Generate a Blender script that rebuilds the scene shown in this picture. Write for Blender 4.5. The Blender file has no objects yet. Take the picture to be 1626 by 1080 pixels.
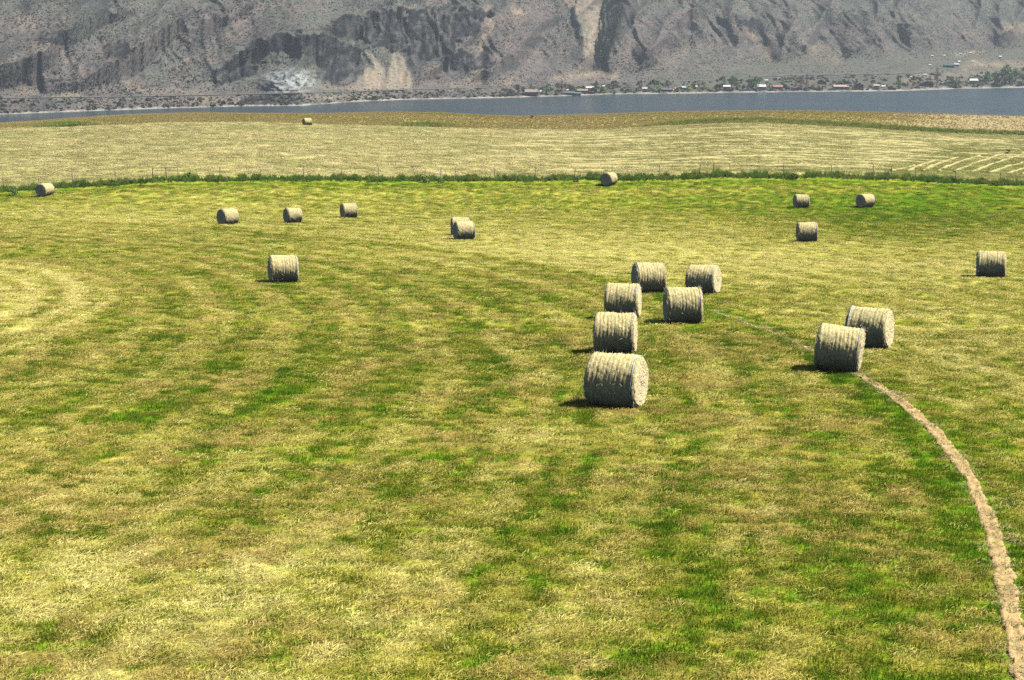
import bpy, math, random
import numpy as np
from mathutils import Vector, Matrix
from mathutils.bvhtree import BVHTree

rng = np.random.default_rng(7)
random.seed(7)
SC = bpy.context.scene
COL = SC.collection
R = math.radians

# ------------------------------------------------------------------ camera, sky, sun, exposure
F = 2500.0                      # focal length in photograph pixels (1626 wide)
CAM_Z = 62.0                    # metres above the lake
PITCH = math.atan(520 / F)
cam_d = bpy.data.cameras.new('camera')
cam_d.sensor_width = 36.0
cam_d.lens = F / 1626 * 36
cam_d.clip_start = 0.5
cam_d.clip_end = 9000
cam = bpy.data.objects.new('camera', cam_d)
COL.objects.link(cam)
cam.location = (0, 0, CAM_Z)
cam.rotation_euler = (math.pi / 2 - PITCH, 0, 0)
SC.camera = cam

SUN_EL, SUN_AZ = R(57), R(90)   # azimuth clockwise from +Y (the view direction)
w = bpy.data.worlds.new('World')
SC.world = w
w.use_nodes = True
wn = w.node_tree
sky = wn.nodes.new('ShaderNodeTexSky')
sky.sky_type = 'NISHITA'
sky.sun_disc = False
sky.sun_elevation = SUN_EL
sky.sun_rotation = SUN_AZ
sky.dust_density = 1.2
bgn = wn.nodes['Background']
bgn.inputs['Strength'].default_value = 0.05
wn.links.new(sky.outputs[0], bgn.inputs['Color'])

sun_d = bpy.data.lights.new('sun', 'SUN')
sun_d.energy = 5.0
sun_d.angle = R(0.5)
sun_d.color = (1.0, 0.95, 0.86)
sun = bpy.data.objects.new('sun', sun_d)
COL.objects.link(sun)
sdir = Vector((math.sin(SUN_AZ) * math.cos(SUN_EL), math.cos(SUN_AZ) * math.cos(SUN_EL), math.sin(SUN_EL)))
sun.rotation_euler = sdir.to_track_quat('Z', 'Y').to_euler()
sun.location = (200, -50, 300)

vs = SC.view_settings
vs.view_transform = 'Standard'
vs.look = 'None'
vs.exposure = 0.68
vs.gamma = 1.0
vs.use_curve_mapping = False
SC.cycles.max_bounces = 5
SC.cycles.diffuse_bounces = 0
SC.cycles.glossy_bounces = 2
SC.cycles.transmission_bounces = 2
SC.cycles.transparent_max_bounces = 4
SC.cycles.volume_bounces = 0
SC.cycles.caustics_reflective = False
SC.cycles.caustics_refractive = False
SC.cycles.use_denoising = False

# ------------------------------------------------------------------ small helpers
def tag(o, label=None, cat=None, group=None, kind=None):
    if label: o['label'] = label
    if cat: o['category'] = cat
    if group: o['group'] = group
    if kind: o['kind'] = kind
    return o

def empty(name, loc, rz=0.0):
    o = bpy.data.objects.new(name, None)
    o.empty_display_size = 0.3
    o.location = loc
    o.rotation_euler = (0, 0, rz)
    COL.objects.link(o)
    return o

def link_mesh(name, me, mat=None, parent=None):
    o = bpy.data.objects.new(name, me)
    if mat is not None and not me.materials:
        me.materials.append(mat)
    if parent is not None:
        o.parent = parent
    COL.objects.link(o)
    return o

def mesh_np(name, co, quads, smooth=False, tint=None):
    """mesh from numpy arrays: co (n,3), quads (m,3 or 4)"""
    me = bpy.data.meshes.new(name)
    co = np.asarray(co, np.float32)
    q = np.asarray(quads, np.int32)
    k = q.shape[1]
    me.vertices.add(len(co)); me.vertices.foreach_set('co', co.ravel())
    me.loops.add(q.size); me.loops.foreach_set('vertex_index', q.ravel())
    me.polygons.add(len(q))
    me.polygons.foreach_set('loop_start', np.arange(0, q.size, k, dtype=np.int32))
    me.polygons.foreach_set('loop_total', np.full(len(q), k, np.int32))
    if smooth:
        me.polygons.foreach_set('use_smooth', np.ones(len(q), bool))
    me.update(calc_edges=True)
    if tint is not None:
        set_tint(me, tint)
    return me

def set_tint(me, rgb):
    a = me.attributes.new('tint', 'FLOAT_COLOR', 'POINT')
    c = np.ones((len(me.vertices), 4), np.float32)
    c[:, :3] = rgb
    a.data.foreach_set('color', c.ravel())

def grid_quads(nr, nc):
    i = np.arange(nr * nc).reshape(nr, nc)
    return np.stack([i[:-1, :-1], i[:-1, 1:], i[1:, 1:], i[1:, :-1]], -1).reshape(-1, 4)

class MB:
    """collects simple solids into one mesh"""
    def __init__(s): s.v = []; s.f = []
    def add(s, vs_, fs):
        n = len(s.v); s.v += [tuple(p) for p in vs_]; s.f += [tuple(i + n for i in f) for f in fs]
    def box(s, x0, x1, y0, y1, z0, z1):
        s.add([(x0,y0,z0),(x1,y0,z0),(x1,y1,z0),(x0,y1,z0),(x0,y0,z1),(x1,y0,z1),(x1,y1,z1),(x0,y1,z1)],
              [(0,3,2,1),(4,5,6,7),(0,1,5,4),(1,2,6,5),(2,3,7,6),(3,0,4,7)])
    def tube(s, pts, radii, n=6, cap=True):
        rings = []
        for k, p in enumerate(pts):
            p = Vector(p)
            d = Vector(pts[min(k + 1, len(pts) - 1)]) - Vector(pts[max(k - 1, 0)])
            d.normalize()
            a = d.orthogonal().normalized() if abs(d.z) < .98 else Vector((1, 0, 0))
            b = d.cross(a)
            r = radii[k]
            rings.append([p + a * (r * math.cos(2*math.pi*j/n)) + b * (r * math.sin(2*math.pi*j/n)) for j in range(n)])
        base = len(s.v)
        for ring in rings: s.v += [tuple(q) for q in ring]
        for k in range(len(pts) - 1):
            for j in range(n):
                s.f.append((base+k*n+j, base+k*n+(j+1) % n, base+(k+1)*n+(j+1) % n, base+(k+1)*n+j))
        if cap:
            s.f.append(tuple(base + j for j in reversed(range(n))))
            s.f.append(tuple(base + (len(pts)-1)*n + j for j in range(n)))
    def mesh(s, name, smooth=False):
        me = bpy.data.meshes.new(name); me.from_pydata(s.v, [], s.f); me.update()
        if smooth:
            for p in me.polygons: p.use_smooth = True
        return me
    def build(s, name, mat, parent=None, smooth=False):
        return link_mesh(name, s.mesh(name, smooth), mat, parent)

# numpy noise
def _h(ix, iy, s):
    v = np.sin(ix * 127.1 + iy * 311.7 + s * 74.7) * 43758.5453
    return v - np.floor(v)
def vn(x, y, s=0):
    x = np.asarray(x, float); y = np.asarray(y, float)
    ix = np.floor(x); iy = np.floor(y); fx = x - ix; fy = y - iy
    fx = fx*fx*fx*(fx*(fx*6-15)+10); fy = fy*fy*fy*(fy*(fy*6-15)+10)
    a = _h(ix, iy, s); b = _h(ix+1, iy, s); c = _h(ix, iy+1, s); d = _h(ix+1, iy+1, s)
    return a + (b-a)*fx + (c-a)*fy + (a-b-c+d)*fx*fy
def fbm(x, y, s=0, o=4):
    t = 0.0; amp = .5; n = 0.0
    for k in range(o):
        t = t + amp * (vn(x, y, s + k*13) * 2 - 1); n += amp
        x = x * 2.03 + 17.3; y = y * 2.03 + 9.1; amp *= .5
    return t / n
def ridged(x, y, s=0, o=3):
    t = 0.0; amp = .5; n = 0.0
    for k in range(o):
        t = t + amp * (1 - np.abs(vn(x, y, s + k*13) * 2 - 1) * 2); n += amp
        x = x * 2.1 + 5.3; y = y * 2.1 + 3.1; amp *= .5
    return t / n
def sst(e0, e1, x):
    t = np.clip((x - e0) / (e1 - e0), 0, 1)
    return t * t * (3 - 2 * t)
def lerp3(a, b, t):
    return a + (np.asarray(b) - a) * np.asarray(t)[..., None]

def poly_dist(X, Y, pts):
    d = np.full(np.shape(X), 1e9); 
    for (x0, y0), (x1, y1) in zip(pts[:-1], pts[1:]):
        vx, vy = x1-x0, y1-y0
        t = np.clip(((X-x0)*vx + (Y-y0)*vy) / (vx*vx+vy*vy+1e-9), 0, 1)
        d = np.minimum(d, np.hypot(X-x0-t*vx, Y-y0-t*vy))
    return d
def poly_mask(X, Y, pts, soft):
    ins = np.zeros(np.shape(X), bool)
    n = len(pts)
    for i in range(n):
        (x0, y0), (x1, y1) = pts[i], pts[(i+1) % n]
        c = ((y0 > Y) != (y1 > Y)) & (X < (x1-x0)*(Y-y0)/((y1-y0)+1e-9) + x0)
        ins ^= c
    d = poly_dist(X, Y, pts + [pts[0]])
    return sst(-soft, soft, np.where(ins, d, -d))

# photograph pixel -> sight line (used once, to survey where things stand on the real ground)
TT = math.tan(PITCH)
def slope_of_v(v):              # dz/dy of the sight line
    b = (540 - np.asarray(v, float)) / F
    return (b - TT) / (1 + b * TT)
def lat_of(u, v):               # x/y of the sight line
    b = (540 - np.asarray(v, float)) / F
    return (np.asarray(u, float) - 813) / F / (math.cos(PITCH) * (1 + b * TT))
def to_uv(x, y, z):
    c, s = math.cos(PITCH), math.sin(PITCH)
    zz = z - CAM_Z
    dep = np.maximum(y * c - zz * s, .5)
    up = y * s + zz * c
    return 813 + F * x / dep, 540 - F * up / dep

# ------------------------------------------------------------------ materials
def new_mat(name):
    m = bpy.data.materials.new(name); m.use_nodes = True
    nt = m.node_tree
    return m, nt, nt.nodes['Principled BSDF']
def nd(nt, t, **kw):
    n = nt.nodes.new('ShaderNode' + t)
    for k, v in kw.items():
        if hasattr(n, k): setattr(n, k, v)
        else: n.inputs[k].default_value = v
    return n
def mixrgb(nt, fac, a, b, mode='MIX'):
    n = nt.nodes.new('ShaderNodeMix'); n.data_type = 'RGBA'; n.blend_type = mode
    for sock, val in ((n.inputs[0], fac), (n.inputs[6], a), (n.inputs[7], b)):
        if hasattr(val, 'is_output'): nt.links.new(val, sock)
        elif isinstance(val, (int, float)): sock.default_value = val
        else: sock.default_value = (*val, 1)
    return n.outputs[2]
def noise(nt, vec, scale, detail=3, rough=.55, dist=0.0):
    n = nd(nt, 'TexNoise'); n.inputs['Scale'].default_value = scale
    n.inputs['Detail'].default_value = detail; n.inputs['Roughness'].default_value = rough
    n.inputs['Distortion'].default_value = dist
    if vec is not None: nt.links.new(vec, n.inputs['Vector'])
    return n.outputs['Fac']
def mapr(nt, v, a, b, c=0.0, d=1.0):
    n = nd(nt, 'MapRange'); nt.links.new(v, n.inputs[0])
    for k, val in enumerate((a, b, c, d)): n.inputs[k+1].default_value = val
    return n.outputs[0]
def scaled(nt, vec, s):
    n = nd(nt, 'Mapping'); n.inputs['Scale'].default_value = s
    nt.links.new(vec, n.inputs['Vector']); return n.outputs[0]
def bump(nt, h, bsdf, strength=.5, dist=.05):
    n = nd(nt, 'Bump'); n.inputs['Strength'].default_value = strength; n.inputs['Distance'].default_value = dist
    nt.links.new(h, n.inputs['Height']); nt.links.new(n.outputs[0], bsdf.inputs['Normal'])

def simple(name, col, rough=.7, var=.25, scale=6.0, spec=.3):
    m, nt, b = new_mat(name)
    tc = nd(nt, 'TexCoord')
    n = noise(nt, tc.outputs['Object'], scale, 4)
    c = mixrgb(nt, mapr(nt, n, .3, .7), tuple(x*(1-var) for x in col), tuple(min(1, x*(1+var)) for x in col))
    nt.links.new(c, b.inputs['Base Color'])
    b.inputs['Roughness'].default_value = rough
    b.inputs['Specular IOR Level'].default_value = spec
    return m

def ground_mat():
    m, nt, b = new_mat('field_ground')
    at = nd(nt, 'Attribute', attribute_name='tint')
    g = nd(nt, 'NewGeometry')
    P = g.outputs['Position']
    n1 = noise(nt, scaled(nt, P, (1, .8, 1)), 3.2, 5, .65)
    n2 = noise(nt, scaled(nt, P, (1, .6, 1)), 15, 4, .7)
    n3 = noise(nt, scaled(nt, P, (.7, 1, 1)), .9, 4, .6)
    c = mixrgb(nt, mapr(nt, n1, .35, .68), (.62, .78, .50), (1.32, 1.22, 1.25))
    c = mixrgb(nt, 1.0, at.outputs['Color'], c, 'MULTIPLY')
    c2 = mixrgb(nt, mapr(nt, n2, .3, .7), (.45, .45, .42), (1.4, 1.4, 1.35))
    c = mixrgb(nt, 1.0, c, c2, 'MULTIPLY')
    c3 = mixrgb(nt, mapr(nt, n3, .3, .7), (.85, .95, .80), (1.12, 1.06, 1.1))
    c = mixrgb(nt, 1.0, c, c3, 'MULTIPLY')
    nt.links.new(c, b.inputs['Base Color'])
    b.inputs['Roughness'].default_value = .95
    b.inputs['Specular IOR Level'].default_value = 0.0
    bump(nt, n2, b, .7, .02)
    return m

def blade_mat(name, gain=1.0, trans=.3):
    """grass, straw or leaves that take the colour of their own clump"""
    m, nt, b = new_mat(name)
    at = nd(nt, 'Attribute', attribute_name='tint', attribute_type='INSTANCER')
    oi = nd(nt, 'ObjectInfo')
    g = nd(nt, 'NewGeometry')
    k = mapr(nt, oi.outputs['Random'], 0, 1, .72*gain, 1.28*gain)
    n = noise(nt, g.outputs['Position'], 9, 2)
    k2 = nd(nt, 'Math', operation='MULTIPLY'); nt.links.new(k, k2.inputs[0])
    nt.links.new(mapr(nt, n, .3, .7, .75, 1.25), k2.inputs[1])
    vm = nd(nt, 'VectorMath', operation='SCALE')
    nt.links.new(at.outputs['Color'], vm.inputs[0]); nt.links.new(k2.outputs[0], vm.inputs['Scale'])
    nt.links.new(vm.outputs[0], b.inputs['Base Color'])
    b.inputs['Roughness'].default_value = .8
    b.inputs['Specular IOR Level'].default_value = 0.0
    if trans:
        out = nt.nodes['Material Output']
        tr = nd(nt, 'BsdfTranslucent'); nt.links.new(vm.outputs[0], tr.inputs['Color'])
        mx = nd(nt, 'MixShader'); mx.inputs[0].default_value = trans
        nt.links.new(b.outputs[0], mx.inputs[1]); nt.links.new(tr.outputs[0], mx.inputs[2])
        nt.links.new(mx.outputs[0], out.inputs['Surface'])
    return m

def leaf_mat(name):
    """tree and shrub leaves: the object's own colour, varied leaf by leaf"""
    m, nt, b = new_mat(name)
    oi = nd(nt, 'ObjectInfo'); g = nd(nt, 'NewGeometry')
    n = noise(nt, g.outputs['Position'], .9, 3)
    k = mapr(nt, n, .3, .7, .6, 1.4)
    k2 = nd(nt, 'Math', operation='MULTIPLY'); nt.links.new(k, k2.inputs[0])
    nt.links.new(mapr(nt, g.outputs['Random Per Island'], 0, 1, .7, 1.3), k2.inputs[1])
    vm = nd(nt, 'VectorMath', operation='SCALE')
    nt.links.new(oi.outputs['Color'], vm.inputs[0]); nt.links.new(k2.outputs[0], vm.inputs['Scale'])
    nt.links.new(vm.outputs[0], b.inputs['Base Color'])
    b.inputs['Roughness'].default_value = .7
    b.inputs['Specular IOR Level'].default_value = .2
    return m

def hill_mat():
    m, nt, b = new_mat('dry_hillside')
    at = nd(nt, 'Attribute', attribute_name='tint')
    g = nd(nt, 'NewGeometry'); P = g.outputs['Position']
    n1 = noise(nt, P, .35, 6, .7)
    n2 = noise(nt, P, 1.1, 4, .7)
    n3 = noise(nt, P, .06, 4, .6)
    c = mixrgb(nt, mapr(nt, n1, .3, .7), (.55, .58, .60), (1.40, 1.36, 1.30))
    c = mixrgb(nt, 1.0, at.outputs['Color'], c, 'MULTIPLY')
    c2 = mixrgb(nt, mapr(nt, n2, .35, .65), (.62, .64, .64), (1.3, 1.27, 1.22))
    c = mixrgb(nt, 1.0, c, c2, 'MULTIPLY')
    c3 = mixrgb(nt, mapr(nt, n3, .3, .7), (.85, .93, .95), (1.12, 1.03, 1.0))
    c = mixrgb(nt, 1.0, c, c3, 'MULTIPLY')
    nt.links.new(c, b.inputs['Base Color'])
    b.inputs['Roughness'].default_value = .95
    b.inputs['Specular IOR Level'].default_value = 0.0
    bump(nt, n1, b, .6, .6)
    return m

def water_mat():
    m, nt, b = new_mat('lake_water')
    g = nd(nt, 'NewGeometry'); P = g.outputs['Position']
    b.inputs['Base Color'].default_value = (.030, .050, .060, 1)
    b.inputs['Roughness'].default_value = .22
    b.inputs['IOR'].default_value = 1.33
    n1 = noise(nt, scaled(nt, P, (.35, 1, 1)), .55, 3, .6)
    n2 = noise(nt, scaled(nt, P, (.2, 1, 1)), .05, 3, .6)
    ad = nd(nt, 'Math', operation='ADD'); nt.links.new(n1, ad.inputs[0]); nt.links.new(n2, ad.inputs[1])
    n3 = noise(nt, scaled(nt, P, (.15, 1, 1)), .012, 3, .6)
    nt.links.new(mapr(nt, n3, .35, .65, .12, .32), b.inputs['Roughness'])
    bump(nt, ad.outputs[0], b, 1.0, .55)
    return m

def bale_mat():
    m, nt, b = new_mat('bale_hay')
    tc = nd(nt, 'TexCoord'); O = tc.outputs['Object']
    oi = nd(nt, 'ObjectInfo')
    loc = nd(nt, 'VectorMath', operation='ADD')
    nt.links.new(O, loc.inputs[0]); nt.links.new(oi.outputs['Location'], loc.inputs[1])
    n1 = noise(nt, scaled(nt, O, (14, 2.2, 2.2)), 2.2, 5, .7)
    n2 = noise(nt, scaled(nt, loc.outputs[0], (1, 1, 1)), 34, 4, .75)
    n3 = noise(nt, loc.outputs[0], 3.0, 3, .6)
    c = mixrgb(nt, mapr(nt, n1, .36, .64), (.47, .385, .175), (.82, .73, .43))
    c2 = mixrgb(nt, mapr(nt, n2, .36, .62), (.40, .39, .35), (1.25, 1.24, 1.20))
    c = mixrgb(nt, 1.0, c, c2, 'MULTIPLY')
    c3 = mixrgb(nt, mapr(nt, n3, .3, .7), (.82, .86, .80), (1.1, 1.08, 1.05))
    c = mixrgb(nt, 1.0, c, c3, 'MULTIPLY')
    nt.links.new(c, b.inputs['Base Color'])
    b.inputs['Roughness'].default_value = .85
    b.inputs['Specular IOR Level'].default_value = 0.0
    bump(nt, n2, b, .5, .007)
    return m

def end_mat():
    m, nt, b = new_mat('bale_end_hay')
    tc = nd(nt, 'TexCoord'); O = tc.outputs['Object']
    n1 = noise(nt, O, 22, 5, .7); n2 = noise(nt, O, 5, 3)
    c = mixrgb(nt, mapr(nt, n1, .28, .62), (.62, .50, .25), (.92, .82, .50))
    c = mixrgb(nt, mapr(nt, n2, .3, .7, 0, .35), c, (.42, .33, .16))
    nt.links.new(c, b.inputs['Base Color'])
    b.inputs['Roughness'].default_value = .9
    b.inputs['Specular IOR Level'].default_value = 0.0
    bump(nt, n1, b, .5, .008)
    return m

def soil_mat():
    m, nt, b = new_mat('dry_soil')
    g = nd(nt, 'NewGeometry'); P = g.outputs['Position']
    n1 = noise(nt, P, 9, 5, .7); n2 = noise(nt, P, 1.3, 3)
    c = mixrgb(nt, mapr(nt, n1, .3, .7), (.29, .20, .09), (.54, .40, .19))
    c = mixrgb(nt, mapr(nt, n2, .3, .7, 0, .4), c, (.56, .40, .20))
    nt.links.new(c, b.inputs['Base Color'])
    b.inputs['Roughness'].default_value = .95
    b.inputs['Specular IOR Level'].default_value = 0.0
    bump(nt, n1, b, .7, .015)
    return m

M = dict(
    ground=ground_mat(), blade=blade_mat('grass_blade'), straw=blade_mat('straw_strand', 1.0, .15),
    shrub=blade_mat('sagebrush', 1.0, 0), leaf=leaf_mat('leaves'), hill=hill_mat(), water=water_mat(),
    bale=bale_mat(), end=end_mat(), soil=soil_mat(),
    twine=simple('net_wrap_edge', (.42, .52, .64), .45, .15, 20),
    post=simple('weathered_post', (.34, .315, .25), .9, .3, 9),
    wire=simple('fence_wire', (.25, .25, .25), .5, .2, 3, .5),
    bark=simple('bark', (.13, .10, .08), .9, .3, 3),
    glass=simple('window_glass', (.03, .04, .05), .15, .2, 2, .6),
    ballast=simple('rail_ballast', (.10, .095, .09), .95, .35, 1.2),
    stalk=simple('pale_stalk', (.54, .47, .26), .8, .3, 30, .15),
    white=simple('white_paint', (.75, .75, .73), .6, .08, 2),
)
def paint(col):
    key = 'paint_%d_%d_%d' % tuple(int(c * 100) for c in col)
    if key not in M: M[key] = simple(key, col, .75, .18, 1.5)
    return M[key]

# ------------------------------------------------------------------ the ground of the near shore
def tab(pairs):
    xs, ys = zip(*pairs)
    return lambda u: np.interp(u, xs, ys)
v_fence = tab([(-200,309),(0,305),(120,297),(250,289),(420,287),(600,289),(820,288),(967,287),(1120,283),(1272,283),(1450,287),(1626,296),(1800,304)])
v_edge = tab([(-200,206),(0,204),(100,202),(180,198),(270,195),(400,194),(600,200),(813,206),(950,206),(1100,198),(1200,195),(1350,203),(1500,212),(1626,216),(1800,220)])
v_brow = tab([(-200,210),(0,203),(60,198),(100,194),(200,187),(300,184),(500,184.5),(640,181.5),(700,182),(820,188),(900,185.5),(1080,180.5),(1250,179),(1400,181),(1500,182.5),(1626,186.5),(1800,192)])
Y_F, Y_E, Y_B = 184.0, 308.0, 390.0

def zg(x, y):
    x = np.asarray(x, float); y = np.asarray(y, float)
    ys = np.maximum(y, 30)
    u = 813 + F * np.clip(x / ys, -.8, .8)
    plane = lambda t: 54.8 - .082 * t
    zf = CAM_Z + slope_of_v(v_fence(u)) * Y_F
    ze = CAM_Z + slope_of_v(v_edge(u)) * Y_E
    zb = CAM_Z + slope_of_v(v_brow(u)) * Y_B
    one = np.ones_like(u)
    ky = [100., 140., 166., Y_F, 245., Y_E, Y_B, 425., 520., 580., 700.]
    kz = [plane(100.)*one, plane(140.)*one, (plane(164.)*.75 + zf*.25), zf, (zf+ze)/2 + .35, ze, zb, zb-6.5, 8*one, -2.5*one, -4.5*one]
    K = np.array(ky)
    S = [(kz[i+1]-kz[i])/(ky[i+1]-ky[i]) for i in range(len(ky)-1)]
    T = [S[0]] + [ (S[i-1]+S[i])/2 for i in range(1, len(S))] + [S[-1]]
    z = plane(y)
    for i in range(len(ky)-1):
        h = ky[i+1]-ky[i]
        t = np.clip((y-ky[i])/h, 0, 1)
        v = (2*t**3-3*t**2+1)*kz[i] + (t**3-2*t**2+t)*h*T[i] + (-2*t**3+3*t**2)*kz[i+1] + (t**3-t**2)*h*T[i+1]
        z = np.where((y >= ky[i]) & (y < ky[i+1]), v, z)
    z = np.where(y >= ky[-1], -4.5, z)
    # gentle unevenness
    amp = np.clip((430 - y) / 60, 0, 1)
    z = z + amp * (.10 * fbm(x/9, y/9, 3, 3) + .035 * fbm(x/1.7, y/1.7, 5, 2))
    return z

def hit(u, v):
    """where the sight line through a photograph pixel meets the near ground"""
    y = np.concatenate([np.linspace(8, 120, 4000), np.linspace(120.02, 430, 8000)])
    m, l = slope_of_v(v), lat_of(u, v)
    d = CAM_Z + m * y - zg(l * y, y)
    k = np.argmax(d < 0)
    if d[k] >= 0: k = len(y) - 1
    return Vector((float(l * y[k]), float(y[k]), float(zg(l * y[k], y[k]))))

ARC = [(-260,338),(0,350),(330,363),(600,388),(820,418),(1000,458),(1110,487)]
TRACK = [(1130,494),(1180,512),(1240,535),(1290,558),(1340,582),(1400,618),(1452,657),(1495,698),(1532,748),(1558,800),(1580,860),(1597,930),(1612,1010),(1626,1085),(1640,1180),(1650,1300)]
arc_w = [tuple(hit(u, v)[:2]) for u, v in ARC]
track_w = [tuple(hit(u, v)[:2]) for u, v in TRACK]
# the path keeps curving away beyond the frame
(px, py), (qx, qy) = track_w[-2], track_w[-1]
for k in range(1, 5):
    track_w.append((qx + (qx-px)*k*1.2 - .25*k*k, qy + (qy-py)*k*1.4 - k))

BLOBS = [(900,402,380,36,.24),(150,350,260,26,.14),(1050,325,260,22,-.10),(1450,345,230,36,-.27),(1420,318,320,22,-.20),
         (200,985,360,140,.20),(450,640,380,110,-.06),(1480,520,180,90,.07),(1000,800,300,150,-.05),
         (1250,960,250,120,-.12),(700,560,220,60,-.03),(1300,425,330,30,.12),(820,690,120,30,.12),(300,390,300,25,-.06),(640,440,300,30,-.08),
         (1560,420,150,40,.05),(1350,700,90,120,-.04),(60,720,200,80,.05),(700,1000,250,120,.05)]

P_ = np.array(arc_w[1:] + track_w[1:12])
A_ = np.c_[2*P_, np.ones(len(P_))]
PIV = np.linalg.lstsq(A_, (P_**2).sum(1), rcond=None)[0][:2]     # centre of the mowing rounds
def arc_side(u, v):
    us, vsx = zip(*(ARC + TRACK[1:-2]))
    return np.interp(u, us, vsx)

def dryness(x, y):
    z = zg(x, y)
    u, v = to_uv(x, y, z)
    outer = sst(-4, 4, arc_side(u, v) - v)
    d = .485 + .075 * outer
    for (bu, bv, ru, rv, a) in BLOBS:
        d = d + a * np.exp(-((u-bu)/ru)**2 - ((v-bv)/rv)**2)
    d = d - .20 * sst(20, 3, v - v_fence(u))
    da = np.minimum(poly_dist(x, y, arc_w), 99)
    dt = poly_dist(x, y, track_w)
    d = d - .20 * np.exp(-(da/1.3)**2) - .24 * np.exp(-(dt/1.6)**2)
    d = d + .06 * fbm(x/6, y/9, 21, 3) + .06 * fbm(x/1.4, y/1.8, 31, 3) + .10 * fbm(x/9, y/1.2, 41, 2) + .22 * fbm(x/.3, y/.38, 51, 2)
    # mowing rounds: rows that follow the same circle as the wheel rut
    r0 = np.hypot(x - PIV[0], y - PIV[1]) + .5*fbm(x/7, y/7, 55, 2)
    d = d + .10*np.sin(2*math.pi*r0/2.9)*sst(-.5, .5, fbm(x/15, y/15, 56, 2) + .15) + .05*np.sin(2*math.pi*r0/.95)
    # clumps of regrowth standing green in the straw
    cl = fbm(x/.24, y/.32, 57, 3) + .3*fbm(x/.10, y/.13, 60, 1)
    g_ = sst(.06, .22, cl + .55*(.50 - d))
    d = (d + .06) * (1 - g_) + (.55*d - .06) * g_
    d = d + .28*sst(.55, .8, fbm(x/1.3, y/.4, 59, 2))          # forgotten wisps of straw
    # concentric raking lines round the pale lobe
    rr = np.sqrt(((x+45)/27.4)**2 + ((y-61)/41)**2) + .012*fbm(x/3, y/3, 58, 2)
    d = d + sst(1.02, .985, rr) * (.28 + .20*np.sin(rr*26.6 * 2*math.pi/1.75))
    return d, u, v

RAMP_X = [-.1, .12, .32, .48, .64, .82, 1.05]
RAMP = np.array([(.090,.200,.012),(.125,.222,.015),(.205,.262,.022),(.315,.295,.042),(.43,.385,.078),(.56,.50,.135),(.69,.61,.22)])
def ramp(d):
    return np.stack([np.interp(d, RAMP_X, RAMP[:, k]) for k in range(3)], -1)

def field_color(x, y):
    d, u, v = dryness(x, y)
    c = ramp(d)
    br = sst(-.25, .45, fbm(x/1.6, y/2.2, 61, 3)) * .62
    br = br * sst(.20, .45, d) * (1 - .75*sst(-4, 4, arc_side(u, v) - v)) * sst(.95, .7, d)
    c = lerp3(c, (.36, .255, .085), br)
    # beyond the fence: raked hay drying on the slope
    far = sst(-3, 2, v_fence(u) - 5 - v) * (y > 150)
    n = fbm(x/9, y/6, 71, 3); n2 = fbm(x/2.2, y/1.6, 81, 3); n3 = fbm(x/40, y/30, 91, 2)
    fc = lerp3(np.broadcast_to(np.array((.55,.475,.21)), c.shape).copy(), (.41,.385,.155), sst(-.1,.6,n + .4*n3))
    fc = lerp3(fc, (.68,.59,.29), sst(.05,.6,n2))
    fc = lerp3(fc, (.27,.27,.09), sst(.1,.55,-n2) * .6)
    rows = .5 + .5*np.sin(2*math.pi*(y + 3*np.sin(x/37) + .04*x)/4.6 + 2.2*fbm(x/18, y/14, 101, 2))
    rmask = sst(850, 1150, u) * .75 + .18
    fc = lerp3(fc, (.17,.21,.05), rmask * sst(.45,.95,rows) * .8)
    green = poly_mask(u, v, [(1390,282),(1470,246),(1500,232),(1640,222),(1680,290)], 8)
    fc = lerp3(fc, (.20,.22,.055), green * .6)
    c = lerp3(c, fc, far)
    # the unmown strip above the lake
    un = sst(-1.6, 1.2, v_edge(u) - v) * (y > 250)
    m1 = fbm(x/14, y/7, 111, 4); m2 = fbm(x/4, y/3, 121, 3)
    uc = lerp3(np.broadcast_to(np.array((.36,.285,.115)), c.shape).copy(), (.30,.275,.08), sst(-.2,.5,m1))
    uc = lerp3(uc, (.42,.29,.13), sst(.1,.6,m2) * .6)
    red = sst(1350, 1560, u + 60*m1) * sst(0, 8, v_edge(u) - v)
    uc = lerp3(uc, (.39,.30,.20), red * .9)
    gr = np.exp(-((u-110)/60)**2)*sst(196,199,v) + np.exp(-((u-672)/45)**2 - ((v-200)/3)**2)
    ed = sst(1000,1090,u) * np.exp(-((v_edge(u)-v-3)/2.8)**2)
    uc = lerp3(uc, (.10,.19,.02), np.clip(gr*.9 + ed*.75, 0, 1))
    c = lerp3(c, uc, un)
    c = lerp3(c, (.22,.19,.13), sst(395, 430, y))
    return c, d, br

# ground sheet: fine where the camera looks, coarse elsewhere
t = np.linspace(-4.6, 4.6, 520)
gx = 14 * np.sinh(t)
gy = np.concatenate([np.linspace(-260, 8, 24)[:-1], 8 + np.cumsum(np.full(560, 1.0) * np.linspace(.16, 1.25, 560)), ])
gy = np.concatenate([gy, np.linspace(gy[-1] + 2, 720, 90)])
GX, GY = np.meshgrid(gx, gy)
GZ = zg(GX, GY)
gc, _, _ = field_color(GX.ravel(), GY.ravel())
me = mesh_np('ground', np.stack([GX, GY, GZ], -1).reshape(-1, 3), grid_quads(len(gy), len(gx)), True, gc)
ground = tag(link_mesh('ground', me, M['ground']), 'mown hayfield sloping down to the lake, green and straw coloured', kind='structure')

# ------------------------------------------------------------------ lake
lk = MB()
xs = np.linspace(-3200, 3200, 9); ysl = np.linspace(330, 3600, 7)
LX, LY = np.meshgrid(xs, ysl)
lake = link_mesh('lake', mesh_np('lake', np.stack([LX, LY, np.zeros_like(LX)], -1).reshape(-1, 3), grid_quads(7, 9)), M['water'])
tag(lake, 'calm grey blue lake between the hayfields and the hills', kind='structure')

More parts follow.
